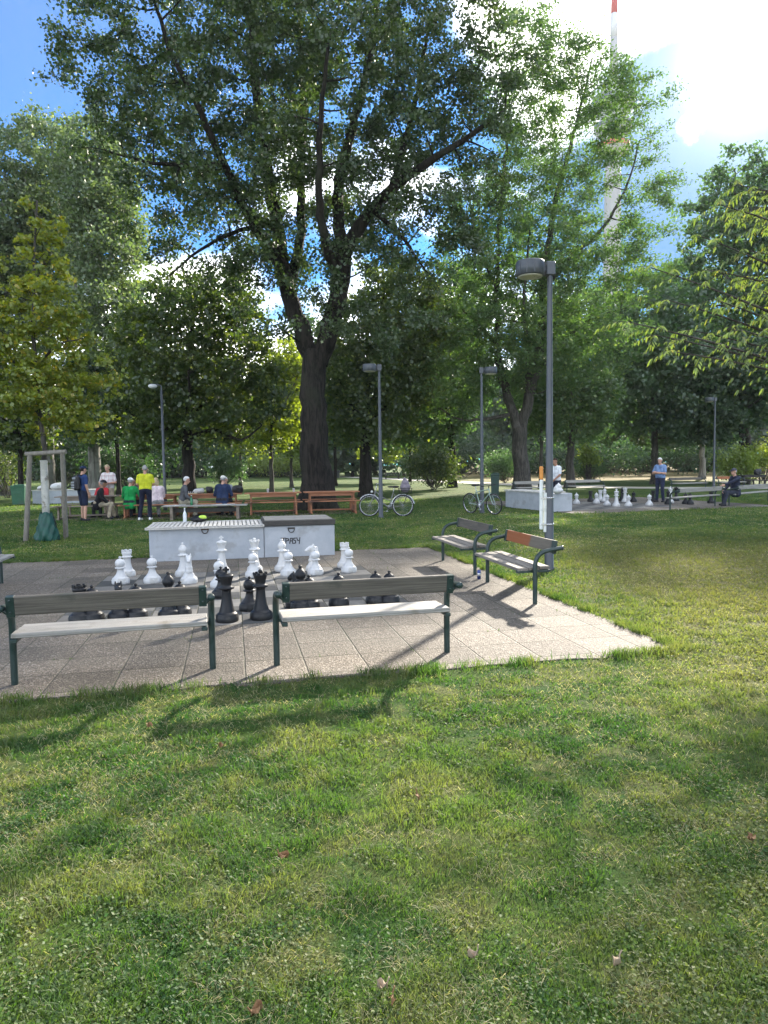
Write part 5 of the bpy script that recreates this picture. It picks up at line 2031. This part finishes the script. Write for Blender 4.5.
GW2, GK2 = 'white pieces on the far chess board', 'black pieces on the far chess board'
S2 = 1.12
for it in (
    ('pawn', 576.5, 503.6, 'far white pawn standing alone beside the second chest'),
    ('pawn', 596.4, 503.3, 'far white pawn nearest the lone pawn'),
    ('rook', 600.3, 500.5, 'far white rook behind two pawns'),
    ('pawn', 607, 505.4, 'far white pawn in front of the far white king'),
    ('bishop', 604.5, 501.5, 'far white bishop behind a pawn'),
    ('king', 616.3, 506.3, 'far white king, tallest of the far white pieces'),
    ('queen', 625, 502.0, 'far white queen just behind the far king'),
    ('pawn', 628.4, 506.2, 'far white pawn in front of the far queen'),
    ('pawn', 649.3, 505.4, 'far white pawn by the feet of the blue-shirted man'),
    ('king', 670.3, 503.0, 'far white piece seen behind the pale bench'),
):
    chessman('white', it[0], it[1], it[2], it[3], GW2, 0, S2)
for it in (
    ('rook', 590.5, 501.6, 'far black rook between the first far white pawns'),
    ('bishop', 622, 500.8, 'far black bishop just behind the far white king'),
    ('pawn', 633.5, 501.8, 'far black pawn beside the far white queen'),
    ('rook', 653, 501.4, 'far black rook against the trousers of the blue-shirted man'),
    ('bishop', 668, 504.3, 'far black bishop under the far white piece at the bench'),
    ('queen', 676, 501.0, 'far black queen behind the backrest of the pale bench'),
    ('pawn', 685.5, 504.0, 'far black pawn under the seat of the pale bench'),
    ('pawn', 690, 504.4, 'second far black pawn under the seat of the pale bench'),
    ('rook', 711, 503.2, 'far black rook near the feet of the seated man'),
):
    chessman('black', it[0], it[1], it[2], it[3], GK2, 0, S2)
# ------------------------------------------------------------------ people
def cloth(name, c, c2=None):
    c2 = c2 or tuple(min(1, x * 1.35 + .004) for x in c)
    return m_var(name, tuple(x * .8 for x in c), c2, 9, .85, .7, bscale=16, spec=.2)


def m_skin(name, c):
    return m_var(name, c, tuple(x * .86 for x in c), 12, .5, .05, spec=.4)


SKIN = m_skin('skin', (.50, .28, .19))
SKIN2 = m_skin('skin_tanned', (.36, .19, .12))
HAIR_W = cloth('hair_white', (.55, .54, .52))
HAIR_G = cloth('hair_grey', (.28, .27, .26))
HAIR_B = cloth('hair_brown', (.035, .022, .014))
HAIR_F = cloth('hair_fair', (.38, .30, .18))
SHOE_D = cloth('shoe_dark', (.02, .02, .022))
SHOE_W = cloth('shoe_white', (.62, .62, .60))
EYE = m_var('eye_dark', (.015, .012, .01), (.02, .016, .014), 20, .2)


class Body:
    def __init__(self):
        self.mb = MB()
        self.prims = []          # (kind, p0, r0, p1, r1, tag)

    def cap(self, p0, r0, p1, r1, tag):
        p0, p1 = Vector(p0), Vector(p1)
        self.prims.append((p0, r0, p1, r1, tag))
        self.mb.ball(p0, r0, 12, 8)
        self.mb.ball(p1, r1, 12, 8)
        if (p1 - p0).length > 1e-4:
            self.mb.tube([p0, p1], [r0, r1], 12)

    def ell(self, c, r, tag):
        c = Vector(c)
        self.prims.append((c, r, None, None, tag))
        self.mb.ball(c, r, 16, 11)

    def mesh(self, voxel, mats):
        me = remeshed(self.mb, voxel, 2)
        names = list(mats)
        for n in names:
            me.materials.append(mats[n])
        k = len(me.polygons)
        co = np.zeros(k * 3)
        me.polygons.foreach_get('center', co)
        co = co.reshape(-1, 3)
        best = np.full(k, 1e9)
        idx = np.zeros(k, int)
        for p0, r0, p1, r1, tg in self.prims:
            a = np.array(p0)
            if p1 is None:
                rr = np.array(r0)
                q = (co - a) / rr
                ln = np.linalg.norm(q, axis=1)
                d = (ln - 1) * rr.min()
            else:
                b = np.array(p1)
                ab = b - a
                t = np.clip(((co - a) @ ab) / max(ab @ ab, 1e-9), 0, 1)
                d = np.linalg.norm(co - (a + t[:, None] * ab), axis=1) - (r0 + t * (r1 - r0))
            m = d < best
            best[m] = d[m]
            idx[m] = names.index(tg)
        me.polygons.foreach_set('material_index', idx.astype(np.int32))
        me.update()
        return me


def hand(b, w, d, nrm, side, s=1.0, curl=.5):
    """palm and five fingers leaving wrist w along d; nrm = palm normal"""
    d = Vector(d).normalized()
    nrm = Vector(nrm)
    nrm = (nrm - d * nrm.dot(d)).normalized()
    q = d.cross(nrm).normalized() * side
    w = Vector(w)
    for j in (-.026, -.009, .009, .026):
        b.cap(w + d * .015 * s + q * j * .7 * s, .016 * s, w + d * .085 * s + q * j * s, .0125 * s, 'skin')
    for j, ln in ((-.03, .055), (-.010, .07), (.010, .077), (.030, .068)):
        p = w + d * .088 * s + q * j * s
        d1 = (d + nrm * curl * .7 + q * j * 3).normalized()
        m = p + d1 * ln * .55 * s
        d2 = (d + nrm * (curl * 2.0)).normalized()
        b.cap(p, .0098 * s, m, .0092 * s, 'skin')
        b.cap(m, .0092 * s, m + d2 * ln * .5 * s, .008 * s, 'skin')
    p = w + d * .03 * s + q * .028 * s
    m = p + (d * .6 + q * .75 + nrm * .35).normalized() * .04 * s
    b.cap(p, .0125 * s, m, .011 * s, 'skin')
    b.cap(m, .011 * s, m + (d * .9 + q * .25 + nrm * .4).normalized() * .034 * s, .009 * s, 'skin')


def person(label, loc, rz, pose='stand', s=1.0, skin=None, shirt=None, trousers=None, shoes=None, hair=None, hat=None, hat_mat=None,
           arms=None, sleeves='long', legs='long', lean=0.0, turn=0.0, belly=0.0, group='people in the park', jacket=False, feet=None, nod=-.1, long_hair=False):
    """faces +y; arms: {'L': (elbow, wrist), 'R': ...} relative to the chest frame (x right, y forward, z up)"""
    b = Body()
    sit = pose == 'sit'
    hz = .50 if sit else .93
    RL = Matrix.Rotation(-lean, 4, 'X')
    piv = Vector((0, 0, hz))

    def up(p):                       # torso points given upright with the pelvis at the pivot
        return piv + (RL @ Vector(p))
    T = 'shirt'
    # torso
    for x in (-1, 1):
        b.cap(up((x * .085, 0, .40)), .105, up((x * .075, .01 + belly * .5, .14)), .105 + belly, T)
        b.cap(up((x * .10, .01, .42)), .095, up((x * .15, 0, .47)), .075, T)
    b.cap(up((-.11, 0, .475)), .07, up((.11, 0, .475)), .07, T)
    if belly:
        b.ell(up((0, .06, .17)), (.15, .13, .16), T)
    lo = -.08 if jacket else .06
    for x in (-1, 1):
        b.cap(up((x * .075, .0, .12)), .115, up((x * .085, -.005, lo)), .125 if jacket else .115, T)
        b.cap(Vector((x * .08, -.012, hz + .03)), .115, Vector((x * .088, -.005, hz - .03)), .11, 'trousers')
    # neck and head
    hb = up((0, .015, .60))
    b.cap(up((0, 0, .50)), .056, hb, .052, 'skin')
    HR = Matrix.Rotation(turn, 4, 'Z') @ Matrix.Rotation(nod - lean * .45, 4, 'X')
    hc = hb + Vector((0, .028, .085))

    def hp(p):
        return hc + (HR @ Vector(p))
    b.ell(hp((0, -.008, .03)), (.076, .092, .088), 'skin')
    b.ell(hp((0, .028, -.045)), (.058, .062, .072), 'skin')
    b.cap(hp((0, .086, .005)), .011, hp((0, .106, -.028)), .016, 'skin')
    b.cap(hp((-.026, .074, -.068)), .011, hp((.026, .074, -.068)), .011, 'skin')
    b.cap(hp((-.03, .076, .025)), .012, hp((.03, .076, .025)), .012, 'skin')
    for x in (-1, 1):
        b.ell(hp((x * .08, -.005, -.005)), (.013, .022, .032), 'skin')
    # arms
    arms = arms or {}
    dflt = {'L': ((-.235, -.03, .20), (-.235, .06, -.04)), 'R': ((.235, -.03, .20), (.235, .06, -.04))}
    tips = {}
    for sd_ in 'LR':
        sg = -1 if sd_ == 'L' else 1
        el, wr = arms.get(sd_, dflt[sd_])
        sh, el, wr = up((sg * .185, 0, .46)), up(el), up(wr)
        if sleeves == 'long':
            b.cap(sh, .064, el, .052, T)
            b.cap(el, .052, el + (wr - el) * .92, .038, T)
            b.cap(el + (wr - el) * .85, .028, wr, .026, 'skin')
        else:
            mid = sh + (el - sh) * .72
            b.cap(sh, .068, mid, .06, T)
            b.cap(mid, .044, el, .040, 'skin')
            b.cap(el, .042, wr, .027, 'skin')
        d = (wr - el).normalized()
        inner = Vector((-sg, .25, -.1))
        hand(b, wr, d, inner, sg, 1.0)
        tips[sd_] = wr + d * .09
    # legs
    if feet is None:
        feet = {'L': ((-.115, .04, .50), (-.12, -.02, .085), 0), 'R': ((.115, .02, .50), (.125, .02, .085), 0)} if not sit else \
               {'L': ((-.14, .42, .49), (-.15, .42, .085), 0), 'R': ((.14, .42, .49), (.15, .38, .085), 0)}
    for sd_ in 'LR':
        sg = -1 if sd_ == 'L' else 1
        kn, an, yaw = feet[sd_]
        kn, an = Vector(kn), Vector(an)
        hip = Vector((sg * .095, 0, hz - .02))
        if legs == 'long':
            b.cap(hip, .098, kn, .068, 'trousers')
            b.cap(kn, .067, an + Vector((0, 0, .02)), .058, 'trousers')
            b.cap(an + Vector((0, 0, .03)), .038, an, .036, 'skin')
        else:
            b.cap(hip, .105, hip + (kn - hip) * .86, .085, 'trousers')
            b.cap(hip + (kn - hip) * .8, .062, kn, .054, 'skin')
            b.cap(kn, .052, kn + (an - kn) * .35, .054, 'skin')
            b.cap(kn + (an - kn) * .35, .054, an, .036, 'skin')
        fd = Vector((math.sin(sg * .22 + yaw), math.cos(sg * .22 + yaw), 0))
        b.cap(an + Vector((0, 0, -.02)) - fd * .03, .042, an + fd * .13 + Vector((0, 0, -.045)), .038, 'shoes')
        b.cap(an - fd * .045 + Vector((0, 0, -.045)), .04, an + fd * .10 + Vector((0, 0, -.048)), .036, 'shoes')
    mats = {'skin': skin or SKIN, 'shirt': shirt, 'trousers': trousers, 'shoes': shoes or SHOE_D}
    me = b.mesh(.0115, mats)
    me.name = 'person'
    o = obj('person', me, None, loc, rz, label=label, cat='person', group=group)
    o.scale = (s, s, s)
    ey = MB()
    for x in (-1, 1):
        ey.ball(hp((x * .031, .083, .006)), (.011, .007, .007), 8, 6)
    ey.build('eyes', EYE, o)
    # hair: a shell on the skull, cut at the hair line
    if hair is not None:
        mb = MB()
        n, m = 26, 16
        vs = []
        r_ = random.Random(hash(label) % 1000)
        for i in range(m + 1):
            th = -math.pi / 2 + math.pi * i / m
            for k in range(n):
                a = 2 * math.pi * k / n
                j = 1.035 + .05 * math.sin(3 * a + 5 * th) * math.cos(7 * th)
                vs.append(Vector((.079 * j * math.cos(th) * math.cos(a), -.010 + .095 * j * math.cos(th) * math.sin(a), .03 + .092 * j * math.sin(th))))
        fs = []
        for i in range(m):
            for k in range(n):
                f = (i * n + k, i * n + (k + 1) % n, (i + 1) * n + (k + 1) % n, (i + 1) * n + k)
                c = sum((vs[x] for x in f), Vector()) / 4
                if c.z > .055 + .35 * max(c.y, -.02) or (c.y < -.015 and c.z > (-.10 if long_hair else -.035)):
                    fs.append(f)
        mb.add([hp(v) for v in vs], fs, 0, True)
        if long_hair:
            mb.ball(hp((0, -.05, -.06)), (.075, .05, .10), 14, 9)
        mb.build('hair', hair, o)
    if hat == 'cap':
        mb = MB()
        n, m = 22, 7
        vs, fs = [], []
        for i in range(m + 1):
            th = math.pi / 2 * i / m
            for k in range(n):
                a = 2 * math.pi * k / n
                vs.append(hp((.090 * math.cos(th) * math.cos(a), -.008 + .107 * math.cos(th) * math.sin(a), .045 + .088 * math.sin(th))))
        for i in range(m):
            for k in range(n):
                fs.append((i * n + k, i * n + (k + 1) % n, (i + 1) * n + (k + 1) % n, (i + 1) * n + k))
        mb.add(vs, fs, 0, True)
        vs = []
        for zz_ in (0, .008):
            vs += [hp((.082 * math.cos(a), .06 + .115 * max(0, math.sin(a)) , .052 + zz_ - .018 * max(0, math.sin(a)))) for a in np.linspace(0, math.pi, 12)]
        fs = [tuple(range(12)), tuple(range(12, 24))[::-1]] + [(i, i + 12, i + 13, i + 1) for i in range(11)] + [(0, 11, 23, 12)]
        mb.add(vs, fs)
        mb.build('cap', hat_mat, o)
    return o


GP = 'people round the picnic tables'
zf = .0
# backpack man
p = G(84, 521.3)
person('standing person in navy T-shirt, shorts and dark cap wearing a backpack', p, R(-38), 'stand', 1.0, SKIN, cloth('tee_navy', (.02, .045, .13)), cloth('shorts_navy', (.012, .018, .04)),
       SHOE_D, HAIR_B, 'cap', cloth('cap_navy', (.015, .025, .06)), arms={'L': ((-.25, .02, .20), (-.20, .22, .02)), 'R': ((.25, -.02, .20), (.25, .05, -.06))}, sleeves='short', legs='short', group=GP,
       feet={'L': ((-.13, .05, .50), (-.15, .04, .085), 0), 'R': ((.13, .0, .50), (.16, -.05, .085), 0)})
t = thing('backpack', 'black and grey backpack on the back of the standing person in shorts', 'backpack', p + Matrix.Rotation(R(-38), 3, 'Z') @ Vector((0, -.20, 1.02)), R(-38))
mb = MB()
mb.box((0, 0, .19), (.30, .15, .46), bev=.06)
mb.box((0, -.09, .12), (.24, .07, .24), bev=.03)
mb.build('pack', M_BAGK, t)
mb = MB()
for z in (.05, .13, .21):
    mb.box((0, -.128, z), (.19, .012, .05), bev=.004)
mb.box((0, -.082, .34), (.20, .012, .06), bev=.004)
mb.build('grey_panel', cloth('grey_panel', (.22, .23, .24)), t)
mb = MB()
for x in (-1, 1):
    mb.tube(polyline_round([(x * .10, .06, .02), (x * .13, .20, .12), (x * .13, .34, .30), (x * .11, .25, .46), (x * .10, .06, .42)], .08), .016, 8)
mb.build('strap', M_BAGK, t)
# seated man in black jacket and cap
q = row(97, .70)
person('seated person in black jacket and dark cap with beige trousers at the table end', q, R(-70), 'sit', 1.0, SKIN2, cloth('jacket_black', (.014, .015, .018)), cloth('trousers_beige', (.34, .29, .21)),
       SHOE_D, HAIR_G, 'cap', cloth('cap_black', (.02, .02, .024)), arms={'L': ((-.26, .10, .22), (-.12, .33, .12)), 'R': ((.26, .10, .22), (.12, .34, .10))}, lean=.28, jacket=True, group=GP,
       feet={'L': ((-.15, .44, .50), (-.16, .50, .085), 0), 'R': ((.15, .42, .50), (.17, .34, .085), 0)})
person('seated person in red shirt partly hidden behind the black jacket', row(104, -.68), R(165), 'sit', .97, SKIN, cloth('shirt_red', (.36, .03, .035)), cloth('trousers_dk1', (.03, .03, .035)),
       None, HAIR_G, None, None, arms={'L': ((-.25, .12, .20), (-.12, .34, .22)), 'R': ((.25, .12, .20), (.12, .34, .22))}, sleeves='short', lean=.15, group=GP)
# plaid shirt man
def plaid():
    m, nt, out = new_mat('plaid_shirt')
    tc = N(nt, 'TexCoord')
    sp = N(nt, 'SeparateXYZ')
    L(nt, tc.outputs['Object'], sp.inputs[0])
    a = mth(nt, 'GREATER_THAN', mth(nt, 'PINGPONG', mth(nt, 'MULTIPLY', sp.outputs[0], 14), 1), .72)
    b_ = mth(nt, 'GREATER_THAN', mth(nt, 'PINGPONG', mth(nt, 'MULTIPLY', sp.outputs[2], 14), 1), .72)
    f = mth(nt, 'MULTIPLY', mth(nt, 'ADD', a, b_), .35)
    col = mixc(nt, f, (.60, .56, .54), (.33, .16, .16))
    p = N(nt, 'BsdfPrincipled', Roughness=.85)
    L(nt, col, p.inputs['Base Color'])
    L(nt, p.outputs[0], out.inputs[0])
    return m


person('standing person in light plaid short-sleeved shirt and beige trousers beyond the tables', row(109, -1.05), R(172), 'stand', 1.03, SKIN, plaid(), cloth('trousers_sand', (.40, .33, .23)),
       SHOE_D, HAIR_F, None, None, arms={'L': ((-.27, .03, .20), (-.13, .25, .18)), 'R': ((.27, .03, .20), (.10, .27, .26))}, sleeves='short', belly=.02, nod=-.35, group=GP)
# green jacket
person('seated person in bright green jacket and white cap with back to us', row(129.5, .69), R(-4), 'sit', 1.03, SKIN, cloth('jacket_green', (.012, .24, .06)), cloth('trousers_dk2', (.02, .022, .03)),
       None, HAIR_G, 'cap', cloth('cap_white', (.62, .62, .60)), arms={'L': ((-.27, .10, .20), (-.16, .34, .20)), 'R': ((.29, .12, .22), (.24, .36, .20))}, lean=.14, jacket=True, group=GP)
person('seated person facing us, only a reddish face showing past the green jacket', row(134.5, -.70), R(176), 'sit', 1.02, SKIN2, cloth('shirt_dk', (.05, .05, .06)), cloth('trousers_dk3', (.03, .03, .03)),
       None, HAIR_B, None, None, arms={'L': ((-.25, .12, .20), (-.12, .34, .22)), 'R': ((.25, .12, .20), (.12, .34, .22))}, lean=.1, group=GP)
# yellow shirt man
person('standing person in bright yellow shirt, dark trousers and white shoes', G(146.5, 520.3), R(12), 'stand', 1.0, SKIN, cloth('shirt_yellow', (.52, .55, .02), (.62, .64, .05)), cloth('trousers_navy', (.012, .014, .03)),
       SHOE_W, HAIR_G, None, None, arms={'L': ((-.25, .02, .22), (-.16, .26, .16)), 'R': ((.25, .02, .22), (.15, .27, .14))}, sleeves='short', belly=.015, group=GP,
       feet={'L': ((-.14, .04, .50), (-.20, .02, .085), .5), 'R': ((.11, .02, .50), (.12, .0, .085), 0)})
person('seated person with fair hair and pale pink top beside the yellow shirt', row(160.5, .0) + rn * .66, R(35), 'sit', 1.02, SKIN, cloth('top_pink', (.60, .50, .52)), cloth('trousers_grey', (.2, .2, .2)),
       None, HAIR_F, None, None, arms={'L': ((-.25, .12, .20), (-.14, .34, .20)), 'R': ((.25, .12, .20), (.14, .34, .20))}, lean=.1, belly=.02, long_hair=True, group=GP)
person('seated elderly person in grey jumper and beige trousers turned along the bench', row(182, .70), R(-72), 'sit', 1.05, SKIN, cloth('jumper_grey', (.085, .088, .095)), cloth('trousers_khaki', (.30, .27, .20)),
       SHOE_D, HAIR_W, None, None, arms={'L': ((-.25, .10, .20), (-.10, .32, .06)), 'R': ((.25, .10, .20), (.14, .36, .04))}, lean=.2, group=GP)
person('seated person in navy jacket and white cap with back to us at the middle table', row(222, .69), R(-6), 'sit', 1.05, SKIN, cloth('jacket_navy', (.018, .03, .07)), cloth('trousers_dk4', (.02, .02, .025)),
       None, HAIR_G, 'cap', cloth('cap_cream', (.58, .56, .50)), arms={'L': ((-.28, .08, .20), (-.20, .34, .20)), 'R': ((.28, .08, .20), (.18, .34, .20))}, lean=.18, jacket=True, belly=.02, group=GP)
person('seated grey-haired person facing us behind the navy jacket', row(227, -.68), R(172), 'sit', 1.0, SKIN, cloth('shirt_grey2', (.2, .2, .22)), cloth('trousers_dk5', (.03, .03, .03)),
       None, HAIR_W, None, None, arms={'L': ((-.25, .12, .20), (-.12, .34, .22)), 'R': ((.25, .12, .20), (.12, .34, .22))}, lean=.12, group=GP)

GP2 = 'people at the far chess board'
person('standing person in light blue polo shirt with folded arms on the far chess board', G(660, 502.3), R(128), 'stand', 1.04, SKIN, cloth('polo_blue', (.15, .23, .38)), cloth('trousers_dark_blue', (.02, .025, .05)),
       SHOE_D, HAIR_W, None, None, arms={'L': ((-.26, .10, .19), (.02, .24, .24)), 'R': ((.26, .10, .19), (-.04, .26, .21))}, sleeves='short', belly=.025, nod=-.3, group=GP2)
person('standing person in white shirt and dark trousers half hidden by the nearest lamp post', XY(556, 26.6), R(120), 'stand', 1.05, SKIN2, cloth('shirt_white', (.62, .63, .64)), cloth('trousers_navy2', (.015, .018, .035)),
       SHOE_D, HAIR_B, None, None, arms={'L': ((-.25, .06, .20), (-.14, .22, .04)), 'R': ((.25, .06, .20), (.14, .22, .04))}, sleeves='short', nod=-.3, group=GP2)
sb = G(729, 506)
person('seated person in dark jacket and flat cap stretching an arm along the bench back', sb + Vector((.28, .12, 0)), R(100), 'sit', 1.05, SKIN, cloth('jacket_dark', (.022, .026, .045)), cloth('trousers_slate', (.03, .035, .05)),
       SHOE_D, HAIR_G, 'cap', cloth('cap_grey', (.05, .05, .06)), arms={'L': ((-.24, .27, .37), (-.22, .56, .27)), 'R': ((.26, .08, .20), (.16, .32, .04))}, lean=.05, jacket=True, group=GP2,
       feet={'L': ((-.13, .40, .46), (-.14, .52, .085), 0), 'R': ((.13, .36, .46), (.15, .34, .085), 0)})
